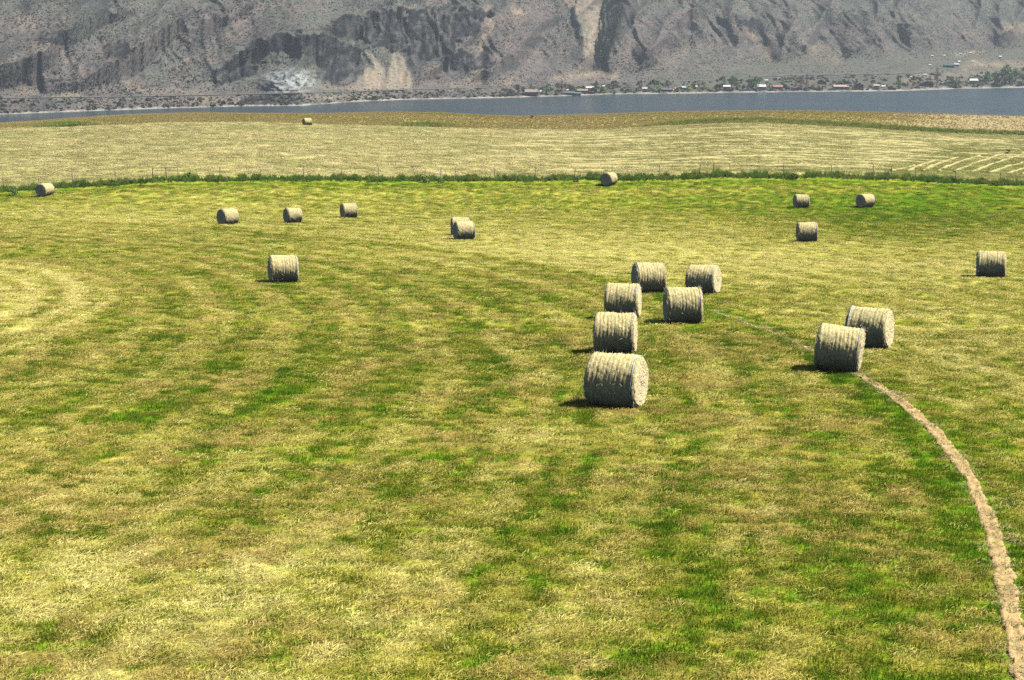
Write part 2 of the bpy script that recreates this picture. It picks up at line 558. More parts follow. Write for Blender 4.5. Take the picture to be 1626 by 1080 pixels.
# ------------------------------------------------------------------ far hillside
v_shore = tab([(-400,190),(-200,186),(0,182),(130,177),(270,172),(400,168.5),(480,168),(560,162),(640,158.5),(820,155),(900,152.5),(970,150),(1080,149),(1206,147),(1420,145),(1520,141.5),(1626,139.5),(1900,136)])
v_rail = tab([(-400,160),(0,155),(220,152.5),(420,148.5),(560,145),(640,142),(800,138),(960,130),(1100,127.5),(1210,121),(1400,117.5),(1480,116),(1626,113),(1900,110)])
v_base = tab([(-400,156),(0,151),(220,149),(420,145),(560,141.5),(640,138.5),(800,134),(900,125),(960,120),(1100,117),(1210,106),(1400,98),(1500,94),(1626,84),(1900,78)])
g1 = tab([(-400,.42),(420,.42),(640,.30),(760,.22),(860,.10),(1000,.06),(1300,.05),(1900,.05)])
g2 = tab([(-400,.10),(640,.10),(800,.12),(1000,.16),(1200,.10),(1500,.08),(1900,.08)])
g3 = tab([(-400,.60),(400,.62),(700,.60),(950,.55),(1200,.50),(1900,.46)])

def hill_base(u, v):
    """depth of the unworn slope for a survey direction (u) and row (v)"""
    m = slope_of_v(v)
    ms, mr, mb = slope_of_v(v_shore(u)), slope_of_v(v_rail(u)), slope_of_v(v_base(u))
    y0 = -CAM_Z / ms; z0 = 0
    def meet(mm, g, yy, zz): return (zz - g*yy - CAM_Z) / (mm - g)
    y1 = meet(mr, g1(u), y0, z0); z1 = CAM_Z + mr*y1
    y2 = meet(mb, g2(u), y1, z1); z2 = CAM_Z + mb*y2
    ya = meet(m, g1(u), y0, z0); yb = meet(m, g2(u), y1, z1); yc = meet(m, g3(u), y2, z2)
    vv = np.broadcast_to(v, np.shape(u))
    return np.where(vv > v_rail(u), ya, np.where(vv > v_base(u), yb, yc))

GULLY = [([(978,-60),(970,18),(957,60),(950,114)],17,26),([(790,-30),(768,14),(782,44),(760,72),(772,100),(758,138)],8,8),
         ([(330,-20),(292,48),(256,88),(212,126)],8,6),([(230,-20),(150,50),(100,80),(74,112)],9,6),
         ([(1175,-20),(1200,45),(1222,92)],13,10),([(1285,5),(1328,58),(1338,92)],11,8),([(1415,5),(1432,62)],11,7),
         ([(1098,15),(1094,76),(1078,114)],11,7),([(1570,15),(1520,68)],9,6),([(880,25),(852,80),(884,124)],9,6),
         ([(60,130),(66,148)],8,5),([(1610,20),(1560,60)],9,5),([(690,40),(700,95),(690,132)],9,5)]
RIDGE = [([(1012,25),(1042,70),(1052,112)],24,12),([(1150,0),(1212,60),(1245,92)],16,9),([(905,-20),(930,60),(926,116)],20,14),
         ([(1380,-10),(1392,78)],24,9),([(820,30),(816,104)],20,9),([(1255,15),(1278,88)],15,8),([(130,35),(60,110)],28,10),
         ([(1500,-10),(1468,72)],24,9),([(420,10),(400,50)],40,8),([(1590,30),(1600,80)],20,8)]
CLIFF = [  # polygon, height row, base row, overhang metres
    ([(508,40),(540,28),(600,20),(660,11),(735,9),(778,18),(770,44),(742,60),(716,82),(690,92),(640,86),(600,76),(560,60),(524,52)], 12, 95, 9),
    ([(468,56),(505,50),(545,66),(588,92),(584,108),(560,128),(540,138),(516,128),(498,100),(480,78)], 52, 136, 8),
    ([(398,66),(440,54),(470,58),(478,84),(440,80),(412,92),(400,118),(352,134),(330,128),(345,108),(372,96),(384,76)], 56, 134, 7),
    ([(372,166),(392,151),(470,150),(484,158),(470,167),(400,170)], 146, 172, 2),
    ([(700,86),(740,78),(790,96),(760,112),(712,104)], 80, 112, 4),
    ([(165,72),(200,66),(205,90),(170,92)], 66, 92, 3), ([(66,48),(104,52),(100,72),(64,66)], 48, 72, 3),
    ([(1004,76),(1030,80),(1026,98),(1002,96)], 78, 98, 3), ([(1182,28),(1220,32),(1216,56),(1184,52)], 28, 56, 4),
    ([(912,-6),(958,-8),(952,40),(946,80),(936,110),(924,106),(928,70),(916,30)], -8, 112, 6)]

cu = np.arange(-280, 1910, 2.1)
rows_v = np.concatenate([np.arange(0, 1.0001, 1/205.)])
U = np.broadcast_to(cu, (len(rows_v), len(cu))).copy()
VS = v_shore(U)
V = VS + (-46 - VS) * rows_v[:, None]
Yb = hill_base(U, V)
Zb = CAM_Z + slope_of_v(V) * Yb
Xb = lat_of(U, V) * Yb
sc_ = F / Yb                                        # photograph pixels per metre
wp, wq = Xb + 8*fbm(Xb/30, Zb/20, 7, 2), Zb*1.9
up_m = sst(0, 40, v_base(U) - V)                     # 0 on the benches, 1 on the mountain
q_l = wq + .35*Xb
D = up_m * (18*fbm(wp/95, wq/160, 11, 2) + 32*ridged((wp - .55*wq)/66, wq/260, 12, 1) + 15*ridged((wp - .45*wq)/27, wq/190, 13, 1)
            + 4.5*ridged((wp + .3*wq)/11, wq/75, 144, 2) + 2.0*fbm(wp/6, wq/14, 14, 3) - 19) + (.25 + .6*up_m)*fbm(wp/2.3, wq/3, 15, 2) + .8*(1-up_m)*fbm(Xb/14, Yb/14, 16, 3)
for pts, wd, dp in GULLY:
    jit = 5*fbm(U/16, V/16, 17, 2)
    D -= dp * np.exp(-(poly_dist(U + jit, V, pts)/wd)**2)
for pts, wd, dp in RIDGE:
    D += dp * np.exp(-(poly_dist(U + 6*fbm(U/20, V/20, 18, 2), V, pts)/wd)**2) * up_m
rock = np.zeros_like(D)
for poly, vt, vb, ov in CLIFF:
    jU, jV = U + 15*fbm(U/16, V/16, 19, 4), V + 10*fbm(U/9, V/13, 20, 4)
    mk = poly_mask(jU, jV, poly, 1.6) * (1 - .45*sst(.30, .45, fbm(wp/9, wq/13, 48, 3)))
    tt = np.clip((vb - V) / (vb - vt), 0, 1)
    colm = 6.5*ridged(wp/7.5, wq/60, 22, 2) + 3.2*ridged(wp/3.2, wq/26, 23, 2) + 1.3*fbm(wp/3, wq/3.5, 24, 2)
    D += mk * (ov*(tt - .3) + colm * min(1, ov/6))
    rock = np.maximum(rock, mk)
dome = np.exp(-(((U-459 + 6*fbm(U/12, V/12, 25, 2))/43)**2 + ((V-129)/21)**2)**2)
D += dome * (12 + 2.6*ridged(wp/5 + wq/9, wq/6, 26, 2) + 1.2*fbm(wp/2, wq/2, 27, 2))
fU, fV = U + 6*fbm(U/7, V/14, 28, 3), V + 3*fbm(U/9, V/9, 30, 2)
fan = np.maximum(poly_mask(fU, fV, [(584,80),(596,90),(610,112),(616,142),(552,142),(570,122),(588,100)], 3),
                 poly_mask(fU, fV, [(626,80),(636,82),(646,112),(656,142),(610,142),(616,112)], 3))
D += fan * (2.6*ridged(wp/4.5, wq/70, 29, 2) + 1.5)
D *= 1.0
Yf = Yb - D
Yf = np.maximum.accumulate(Yf - .25*Zb*0, axis=0)    # nothing overhangs: steep places become cliffs
Xf, Zf = lat_of(U, V) * Yf, Zb + 0*D
Zf = np.where(rows_v[:, None] == 0, -.05, Zf)
# colours of the bare slope itself
one = np.ones(D.shape + (3,))
hc = one * np.array((.160, .140, .132))
s1 = fbm(wp/70, wq/50, 31, 3); s2 = fbm(wp/20, wq/18, 32, 3); s3 = fbm(wp/6, wq/8, 33, 3)
hc = lerp3(hc, (.136, .138, .120), sst(-.15, .45, s1 + .5*sst(60, 0, V)))
hc = lerp3(hc, (.205, .165, .148), sst(.05, .6, s2) * .8)
hc = lerp3(hc, (.085, .086, .086), sst(.1, .6, -s2) * .75)
hc = lerp3(hc, (.22, .19, .15), sst(.15, .6, s3) * .5)
hc = lerp3(hc, (.140, .140, .112), (1-up_m) * sst(900, 1200, U) * .8)
TAN = [([(770,12),(782,44),(762,70)],6,.8),([(765,75),(775,100),(745,125)],6,.7),([(815,12),(828,24)],8,.8),([(905,0),(935,30),(940,70),(930,112)],11,.85),
       ([(950,5),(952,40)],5,.8),([(880,124),(930,120),(980,122)],6,.7),([(40,145),(60,138)],8,.7),([(70,152),(125,150)],3.5,.9),([(200,142),(320,147)],5,.5),
       ([(1145,22),(1170,40),(1200,62)],6,.7),([(1225,92),(1205,75)],7,.5),([(1330,90),(1280,80)],14,.3),([(1600,45),(1626,38),(1660,60)],8,.7),([(1520,86),(1560,82)],3,.8),
       ([(1545,100),(1580,103),(1640,104)],6,.8),([(1530,110),(1545,100)],5,.7),([(1500,122),(1580,118)],6,.55),([(1440,128),(1470,116),(1490,124)],6,.6),
       ([(540,75),(575,86),(590,92)],3.5,.8),([(560,138),(480,140)],5,.5),([(690,136),(760,132),(810,132)],4,.5),([(340,72),(310,90),(250,118)],3.5,.4),
       ([(300,158),(380,160)],5,.6),([(480,156),(600,152)],5,.6),([(20,20),(70,55),(110,95)],6,.35)]
for pts, wd, a in TAN:
    dd = poly_dist(U + 6*fbm(U/8, V/8, 34, 2), V + 3*fbm(U/7, V/7, 35, 2), pts)
    hc = lerp3(hc, (.34, .27, .195), a * np.exp(-(dd/wd)**2) * (.55 + .45*sst(-.3, .3, s3)))
hc = lerp3(hc, (.335, .28, .21), fan * (.55 + .45*sst(-.3, .4, ridged(wp/4.5, wq/70, 29, 2))))
tanface = poly_mask(U + 4*fbm(U/9, V/9, 36, 2), V, [(908,-20),(960,-20),(952,40),(944,80),(934,112),(922,112),(926,70)], 4)
rk = lerp3(one * np.array((.022, .024, .030)), (.13, .122, .115), sst(.0, .75, ridged(wp/2.6, wq/16, 37, 2)*.6 + .5*fbm(wp/5, wq/9, 47, 3)))
hc = lerp3(hc, rk, rock * (1 - tanface) * .92)
hc = lerp3(hc, (.34, .275, .21), tanface * .7 * sst(-.15, .35, s3 + .6*fbm(wp/2.5, wq/5, 49, 3)))
hc = lerp3(hc, (.44, .45, .44), dome * .9 * sst(-.55, .1, fbm(wp/3, wq/3, 38, 3)))
rav = poly_mask(U + 4*fbm(U/9, V/9, 39, 2), V, [(960,-40),(1000,-40),(992,30),(972,80),(962,114),(944,112),(950,70),(958,30)], 4)
hc = lerp3(hc, (.055, .065, .05), rav * .9)
shl = sst(1.3, .2, Zf + .8*fbm(Xf/4, Zf/2, 40, 2))
hc = lerp3(hc, (.40, .375, .33), shl * (.75*sst(.0, .5, vn(Xf/9, Xf*0, 41)) + .25))
co = np.stack([Xf, Yf, Zf], -1)
# below the water line, and the crest beyond the frame
under = co[0].copy(); under[:, 1] -= 25; under[:, 2] = -4.5
top = []
last = co[-1].copy()
for k in range(1, 13):
    last = last.copy(); dist = 9.0
    last[:, 1] += dist; last[:, 0] += dist * lat_of(cu, -46.); last[:, 2] += dist * .5 * (1 - k/14.)
    tp = last.copy(); tp[:, 1] -= 4*fbm(tp[:, 0]/20, tp[:, 2]/12, 43, 3)
    top.append(tp)
back = last.copy(); back[:, 1] += 500; back[:, 2] += 4
allrows = np.concatenate([under[None], co, np.array(top), back[None]])
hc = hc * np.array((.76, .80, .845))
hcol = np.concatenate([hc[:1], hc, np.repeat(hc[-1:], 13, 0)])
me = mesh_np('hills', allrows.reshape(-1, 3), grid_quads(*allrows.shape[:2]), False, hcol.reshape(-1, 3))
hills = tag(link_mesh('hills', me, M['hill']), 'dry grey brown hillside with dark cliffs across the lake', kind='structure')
bvh = BVHTree.FromPolygons([tuple(p) for p in allrows.reshape(-1, 3)], [tuple(q) for q in grid_quads(*allrows.shape[:2])])

def far_hit(u, v):
    m, l = float(slope_of_v(v)), float(lat_of(u, v))
    d = Vector((l, 1, m)).normalized()
    p = bvh.ray_cast(Vector((0, 0, CAM_Z)) + d*500, d)[0]
    return p if p is not None else Vector((l*1300, 1300, CAM_Z + m*1300))

def ribbon(name, pts_uv, half, lift, mat, label):
    V3 = []
    for u, v in pts_uv:
        p = far_hit(u, v)
        V3 += [(p.x, p.y - half, p.z + lift*.1), (p.x, p.y - half*.5, p.z + lift), (p.x, p.y + half*.5, p.z + lift), (p.x, p.y + half, p.z + lift*.1)]
    n = len(pts_uv)
    me = mesh_np(name, V3, grid_quads(n, 4))
    return tag(link_mesh(name, me, mat), label, kind='structure')
us = np.arange(-100, 1140, 12)
ribbon('railway', [(u, float(v_rail(u)) + .6) for u in us], 1.3, .35, paint((.13, .125, .115)), 'railway embankment along the foot of the hills')
us = np.arange(1190, 1500, 8)
ribbon('railway', [(u, float(v_rail(u)) + .4 + .6*math.sin(u*.21)) for u in us], 3.0, 1.5, M['ballast'], 'dark railway embankment above the lakeside houses')

# ------------------------------------------------------------------ instanced ground cover
def gn_scatter(name, pts, rot, scl, tint, src, label):
    me = bpy.data.meshes.new(name)
    n = len(pts)
    me.vertices.add(n); me.vertices.foreach_set('co', np.asarray(pts, np.float32).ravel())
    a = me.attributes.new('rot', 'FLOAT_VECTOR', 'POINT'); a.data.foreach_set('vector', np.asarray(rot, np.float32).ravel())
    a = me.attributes.new('scl', 'FLOAT_VECTOR', 'POINT'); a.data.foreach_set('vector', np.asarray(scl, np.float32).ravel())
    set_tint(me, tint)
    o = tag(link_mesh(name, me), label, kind='stuff')
    ng = bpy.data.node_groups.new(name + '_scatter', 'GeometryNodeTree')
    ng.interface.new_socket('Geometry', in_out='INPUT', socket_type='NodeSocketGeometry')
    ng.interface.new_socket('Geometry', in_out='OUTPUT', socket_type='NodeSocketGeometry')
    gi = ng.nodes.new('NodeGroupInput'); go = ng.nodes.new('NodeGroupOutput')
    ip = ng.nodes.new('GeometryNodeInstanceOnPoints')
    ob = ng.nodes.new('GeometryNodeObjectInfo'); ob.inputs['Object'].default_value = src
    def attr(nm):
        k = ng.nodes.new('GeometryNodeInputNamedAttribute'); k.data_type = 'FLOAT_VECTOR'; k.inputs['Name'].default_value = nm
        return k.outputs['Attribute']
    L = ng.links.new
    L(gi.outputs[0], ip.inputs['Points']); L(ob.outputs['Geometry'], ip.inputs['Instance'])
    L(attr('rot'), ip.inputs['Rotation']); L(attr('scl'), ip.inputs['Scale'])
    L(ip.outputs[0], go.inputs[0])
    md = o.modifiers.new('scatter', 'NODES'); md.node_group = ng
    return o

def tuft_src(name, n, rad, h0, h1, wid, lean, mat, seed, flat=False):
    """one clump of blades or strands, kept outside the scene as instance source"""
    r = random.Random(seed); V_, F_ = [], []
    for i in range(n):
        a = r.uniform(0, 2*math.pi); q = rad * math.sqrt(r.random())
        bx, by = q*math.cos(a), q*math.sin(a)
        L = r.uniform(h0, h1); th = r.uniform(0, 2*math.pi)
        dx, dy = math.cos(th), math.sin(th)
        wx, wy = -dy*wid*.5, dx*wid*.5
        b = len(V_)
        if flat:
            z0, z2 = r.uniform(0, .03), r.uniform(0, .055); z1 = (z0+z2)/2 + r.uniform(0, .012)
            V_ += [(bx-wx, by-wy, z0), (bx+wx, by+wy, z0+wid*.6), (bx+dx*L*.5-wx, by+dy*L*.5-wy, z1), (bx+dx*L*.5+wx, by+dy*L*.5+wy, z1+wid*.6), (bx+dx*L, by+dy*L, z2)]
        else:
            ln = lean * r.uniform(.2, 1.2)
            V_ += [(bx-wx, by-wy, -.01), (bx+wx, by+wy, -.01), (bx+dx*L*ln*.35-wx*.8, by+dy*L*ln*.35-wy*.8, L*.6), (bx+dx*L*ln*.35+wx*.8, by+dy*L*ln*.35+wy*.8, L*.6), (bx+dx*L*ln, by+dy*L*ln, L)]
        F_ += [(b, b+1, b+3, b+2), (b+2, b+3, b+4)]
    me = bpy.data.meshes.new(name); me.from_pydata(V_, [], F_); me.update(); me.materials.append(mat)
    return bpy.data.objects.new(name, me)

def sample_field(y0, y1, dens, lat=.355, pad=2.0):
    wmax = 2*(lat*y1 + pad)
    n = int(dens * (y1-y0) * wmax)
    y = rng.uniform(y0, y1, n); x = rng.uniform(-wmax/2, wmax/2, n)
    k = np.abs(x) < lat*y + pad
    return x[k], y[k]

gt = tuft_src('grass_tuft', 34, .15, .025, .075, .008, .8, M['blade'], 1)
st = tuft_src('straw_clump', 44, .19, .04, .13, .0055, 0, M['straw'], 2, True)
tt_ = tuft_src('tall_tuft', 40, .28, .35, 1.0, .026, .45, M['blade'], 3)

BALES = [  # u, v at the ground, axis turn (deg, + = the end away from the left cap turned to us), length, lean
    (488,199.5,-22,1.45,0),(72,311,-50,1.55,0),(362,357,-35,1.5,0),(465,354,-21,1.35,0),(554,346,-18,1.40,0),(731,373.5,-7,1.40,0),(737,380.5,-16,1.40,0),
    (967,294,-60,1.45,0),(1272,330,-16,1.42,0),(1374,329,-44,1.5,0),(1281,384,-9,1.42,0),(1573,440,-2,1.45,0),(450,448,-7,1.42,0),(1030,464,-13,1.45,0),
    (1117,466,16,1.40,0),(989,505,6,1.38,0),(1084,512,-8,1.42,0),(977,560,5,1.38,0),(977,645,17,1.42,2),(1380,552,13,1.40,0),(1328,588,5,1.36,7)]
bale_pos = [hit(u, v) for (u, v, *_r) in BALES]
bale_xy = np.array([(p.x, p.y) for p in bale_pos])

X1, Y1 = [], []
for (a, b, dn) in ((14,34,58),(34,60,34),(60,100,13),(100,140,7),(140,182,4.5)):
    x, y = sample_field(a, b, dn); X1.append(x); Y1.append(y)
x = np.concatenate(X1); y = np.concatenate(Y1)
c, d, br = field_color(x, y)
keep = (poly_dist(x, y, track_w) > np.where(y > 42, .05, .09) + .15*rng.random(len(x)))
for bx, by in bale_xy:
    keep &= ~((np.abs(x-bx) < .6) & (np.abs(y-by) < .28))
x, y, c, d, br = x[keep], y[keep], c[keep], d[keep], br[keep]
pick = d + rng.normal(0, .13, len(d))
z = zg(x, y)
big = 1 + np.clip((y-34)/90, 0, 1.3)
for nm, src, sel, lab in (('grass', gt, pick < .50, 'short green regrowth of the mown hayfield'), ('hay_litter', st, pick >= .42, 'pale cut hay lying loose over the mown field')):
    xs_, ys_, zs_ = x[sel], y[sel], z[sel]
    n = len(xs_)
    dd = d[sel] + rng.normal(0, .15, n) + (-.10 if nm == 'grass' else .07)
    col = lerp3(ramp(dd), (.44, .305, .105), br[sel] * rng.uniform(.3, 1.2, n)) * rng.uniform(.68, 1.26, (n, 1))
    rot = np.zeros((n, 3)); rot[:, 2] = rng.uniform(0, 6.283, n); rot[:, 0] = -.08
    s = rng.uniform(.7, 1.35, n) * big[sel]
    scl = np.stack([s, s, s * rng.uniform(.7, 1.3, n) * np.where(big[sel] > 1.5, .75, 1)], -1)
    gn_scatter(nm, np.stack([xs_, ys_, zs_], -1), rot, scl, col, src, lab)

# dry hay over the slope beyond the fence
x, y = sample_field(188, 330, 2.6, .35, 8)
c, d, br = field_color(x, y)
u_, v_ = to_uv(x, y, zg(x, y))
k = v_ > v_edge(u_)
x, y, c = x[k], y[k], c[k]
n = len(x)
rot = np.zeros((n, 3)); rot[:, 2] = rng.uniform(0, 6.283, n)
s = rng.uniform(2.0, 4.2, n)
gn_scatter('hay_litter', np.stack([x, y, zg(x, y)], -1), rot, np.stack([s, s, s*rng.uniform(.6, 1.3, n)], -1), c * rng.uniform(.75, 1.3, (n, 1)), st, 'dry raked hay over the slope beyond the fence')

# unmown strip above the lake
x, y = sample_field(290, 402, 3.4, .36, 8)
c, d, br = field_color(x, y)
u_, v_ = to_uv(x, y, zg(x, y))
k = (v_ < v_edge(u_)) & (rng.random(len(x)) < (1 - .72*sst(1330, 1560, u_ + 90*fbm(x/20, y/9, 112, 3))))
x, y, c, u_, v_ = x[k], y[k], c[k], u_[k], v_[k]
n = len(x)
rot = np.zeros((n, 3)); rot[:, 2] = rng.uniform(0, 6.283, n)
lush = np.clip(np.exp(-((u_-110)/55)**2)*sst(195,197,v_) + np.exp(-((u_-672)/45)**2 - ((v_-200)/3)**2) + sst(1000,1090,u_)*np.exp(-((v_edge(u_)-v_-3)/2.6)**2), 0, 1)
s = rng.uniform(.16, .36, n) * (1 + 1.9*lush)
gn_scatter('dry_grass', np.stack([x, y, zg(x, y)], -1), rot, np.stack([s*1.8, s*1.8, s], -1), c * rng.uniform(1.0, 1.5, (n, 1)), tt_, 'golden unmown grass on the brow above the lake')

# hedge-like band of tall grass along the fence
n = 11000
uu = rng.uniform(-60, 1690, n)
yy = 185.2 + rng.normal(0, .9, n) + 1.2*fbm(uu/60, uu*0, 131, 2)
xx = (uu - 813)/F * yy
kk = rng.random(n) < .8 + .2*sst(-.5, .2, fbm(uu/25, yy/3, 132, 3))
xx, yy, uu = xx[kk], yy[kk], uu[kk]; n = len(xx)
hh = .58 + .38*fbm(uu/12, uu*0, 133, 3)
col = lerp3(np.broadcast_to(np.array((.17,.30,.05)), (n, 3)).copy(), (.34,.36,.09), sst(-.1,.6,fbm(uu/30, yy, 134, 3)))
col = lerp3(col, (.075,.15,.03), sst(.1,.5,fbm(uu/11, yy, 135, 3)))
rot = np.zeros((n, 3)); rot[:, 2] = rng.uniform(0, 6.283, n)
s = np.clip(hh, .3, 1.3) * rng.uniform(.5, .95, n)
gn_scatter('tall_grass', np.stack([xx, yy, zg(xx, yy)], -1), rot, np.stack([s*.9, s*.9, s*rng.uniform(.6, 1.5, n)], -1), col * rng.uniform(.7, 1.3, (n, 1)), tt_, 'tall green grass along the wire fence')

# sagebrush on the hillside
def shrub_src(name, seed):
    r = random.Random(seed); V_, F_ = [], []
    for i in range(26):
        th = r.uniform(0, 6.283); ph = math.acos(r.uniform(0, 1)); q = r.uniform(.55, 1.0)
        p = Vector((q*math.sin(ph)*math.cos(th), q*math.sin(ph)*math.sin(th), q*math.cos(ph)*.75))
        a = Vector((r.gauss(0,1), r.gauss(0,1), r.gauss(0,1))).normalized()*.42
        b = a.cross(Vector((r.gauss(0,1), r.gauss(0,1), r.gauss(0,1)))).normalized()*.42
        k = len(V_); V_ += [p-a, p+b, p+a, p-b]; F_.append((k, k+1, k+2, k+3))
    me = bpy.data.meshes.new(name); me.from_pydata([tuple(p) for p in V_], [], F_); me.update(); me.materials.append(M['shrub'])
    return bpy.data.objects.new(name, me)
sh = shrub_src('sagebrush_clump', 5)
n = 90000
ri = rng.integers(3, len(rows_v), n); ci = rng.integers(0, len(cu), n)
dens = .35 + .9*sst(-.35, .5, fbm(Xf[ri, ci]/25, Zf[ri, ci]/10, 141, 3))
dens *= (1 - .93*fan[ri, ci]) * (1 - .6*rock[ri, ci]) * (1 - .8*dome[ri, ci]) * (1-.5*tanface[ri, ci])
dens *= np.where(up_m[ri, ci] < .05, np.where(U[ri, ci] > 800, .5, .8), 1)
k = rng.random(n) < dens
ri, ci = ri[k], ci[k]; n = len(ri)
pts = co[ri, ci] + rng.uniform(-.8, .8, (n, 3)) * np.array((1, .2, .0))
s = rng.gamma(3.0, .065, n) + .18
rot = np.zeros((n, 3)); rot[:, 2] = rng.uniform(0, 6.283, n)
col = np.where(rng.random((n, 1)) < .6, np.array((.080, .086, .070)), np.array((.13, .13, .10))) * rng.uniform(.7, 1.3, (n, 1))
gn_scatter('sagebrush', pts, rot, np.stack([s*1.25, s*1.25, s], -1), col, sh, 'dark sagebrush dotted over the dry hillside')

# ------------------------------------------------------------------ bare wheel track through the field
def resample(pts, step):
    P = [Vector((*p, 0)) for p in pts]
    # smooth with Catmull-Rom
    out = []
    for i in range(len(P)-1):
        a, b, c_, d_ = P[max(i-1, 0)], P[i], P[i+1], P[min(i+2, len(P)-1)]
        m = max(2, int((c_-b).length/step))
        for k in range(m):
            t_ = k/m
            out.append(.5*((2*b) + (c_-a)*t_ + (2*a-5*b+4*c_-d_)*t_*t_ + (3*b-a-3*c_+d_)*t_**3))
    out.append(P[-1])
    return out
tw = resample(track_w, .07)
cross = np.array([-.34, -.27, -.20, -.12, -.04, .04, .12, .20, .27, .34]) * .54
prof = np.array([-.04, .012, .040, .028, .018, .018, .028, .042, .014, -.04])
V3 = []
for i, p in enumerate(tw):
    dv = (tw[min(i+1, len(tw)-1)] - tw[max(i-1, 0)]).normalized()
    nx, ny = dv.y, -dv.x
    fade = min(1, i*.07/24.0)**1.4                         # thin where it sets out from the bales
    wd = (.34 + .66*fade) * (1 + .22*float(fbm(i*.05, 0, 201, 3)))
    for j, cx in enumerate(cross):
        s_ = cx*wd + .085*float(fbm(i*.16, j*.4, 202, 3))
        X_, Y_ = p.x + nx*s_, p.y + ny*s_
        lug = .020*math.sin(2*math.pi*(i*.07 + abs(cx)*.9)/.36) if 2 <= j <= 7 else 0
        zz = float(zg(X_, Y_)) + prof[j]*(.5+.5*fade) + lug*fade + (.025*float(fbm(i*.4, j*.9, 203, 2)) if 0 < j < 9 else 0)
        V3.append((X_, Y_, zz))
path = link_mesh('path', mesh_np('path', V3, grid_quads(len(tw), 10), True), M['soil'])
tag(path, 'bare tan wheel rut curving through the mown field', kind='structure')
# dry stalks leaning over the rut
n = 350
ii = rng.integers(0, len(tw), n)
px_ = np.array([tw[i].x for i in ii]) + rng.normal(0, .20, n); py_ = np.array([tw[i].y for i in ii]) + rng.normal(0, .08, n)
rot = np.zeros((n, 3)); rot[:, 2] = rng.uniform(0, 6.283, n)
s = rng.uniform(.5, 1.2, n)
gn_scatter('hay_litter', np.stack([px_, py_, zg(px_, py_) + .03], -1), rot, np.stack([s, s, s], -1), np.array((.55, .44, .22)) * rng.uniform(.7, 1.2, (n, 1)), st, 'straw scattered along the bare wheel rut')

# ------------------------------------------------------------------ windrows beyond the fence
straw_rake = simple('raked_straw', (.41, .365, .165), .95, .4, 1.6, .0)
def swath_mesh(line, wid, hgt, seed, gap=.0):
    V_, n_ = [], len(line)
    for i, (X_, Y_) in enumerate(line):
        a, b = line[max(i-1, 0)], line[min(i+1, n_-1)]
        dx, dy = b[0]-a[0], b[1]-a[1]; l_ = math.hypot(dx, dy); nx, ny = dy/l_, -dx/l_
        m_ = max(0, 1 + (1.2 if gap else .45)*float(fbm(i*.23, seed, seed, 3)) - gap*float(vn(i*.04, seed, seed+3)))
        for j, (cx, cz) in enumerate(((-.5, -.15), (-.28, .75), (.05, 1.0), (.3, .65), (.5, -.15))):
            s_ = cx*wid*(.7+.4*m_) + (.25 if gap else .10)*float(fbm(i*.3, j*2+seed, 9, 2))
            xx_, yy_ = X_+nx*s_, Y_+ny*s_
            V_.append((xx_, yy_, float(zg(xx_, yy_)) + cz*hgt*min(m_, 1.6) - (.12 if m_ < .25 else 0)))
    return np.array(V_), grid_quads(n_, 5)
VV, QQ, off = [], [], 0
for r_ in range(23):
    y0 = 196 + r_*4.6
    xs_ = np.arange(2 + 6*math.sin(r_*2.1), 125, 1.1)
    ln = [(X_, y0 - 3*math.sin(X_/37) - .04*X_ + .8*float(fbm(X_/20, r_, 211, 2))) for X_ in xs_ if abs(X_) < .40*y0]
    ok = [q for q in ln if not (q[0] > 44 and q[1] < 196 + (q[0]-44)*1.1)]
    ok = [q for q in ok if to_uv(q[0], q[1], float(zg(*q)))[1] > float(v_edge(813 + F*q[0]/q[1])) + 1]
    if len(ok) < 5: continue
    v3, q3 = swath_mesh(ok, 1.5, .22, 220 + r_, .7)
    VV.append(v3); QQ.append(q3 + off); off += len(v3)
o = link_mesh('hay_swaths', mesh_np('hay_swaths', np.concatenate(VV), np.concatenate(QQ), True), straw_rake)
tag(o, 'thin broken rows of raked hay along the far slope', kind='stuff')
SW = [((1415,276),(1452,264)),((1440,276),(1484,256)),((1464,276),(1520,251)),((1490,276),(1556,248)),((1516,277),(1592,245)),((1543,278),(1640,240)),((1571,279),(1664,246)),((1599,280),(1690,252)),((1622,281),(1700,262))]
SWL = ['shortest slanting swath of raked straw, leftmost of the slanting rows', 'second slanting hay swath counted from the left end', 'third slanting hay swath counted from the left end',
       'fourth slanting hay swath counted from the left end', 'fifth slanting hay swath counted from the left end', 'long slanting hay swath, fourth from the right picture edge',
       'slanting hay swath third from the right picture edge', 'slanting hay swath second from the right picture edge', 'short slanting hay swath cut by the right picture edge']
for k, ((ua, va), (ub, vb)) in enumerate(SW):
    A, B = hit(ua, va - 4), hit(ub, vb)
    m_ = int((B-A).length/.8)
    line = [(A.x+(B.x-A.x)*i/m_ + .08*math.sin(i*.3+k), A.y+(B.y-A.y)*i/m_) for i in range(m_+1)]
    v3, q3 = swath_mesh(line, .5, .2, 250 + k)
    o = link_mesh('hay_swath', mesh_np('hay_swath', v3, q3, True), straw_rake)
    tag(o, SWL[k], 'hay swath', 'slanting hay swaths beyond the fence')

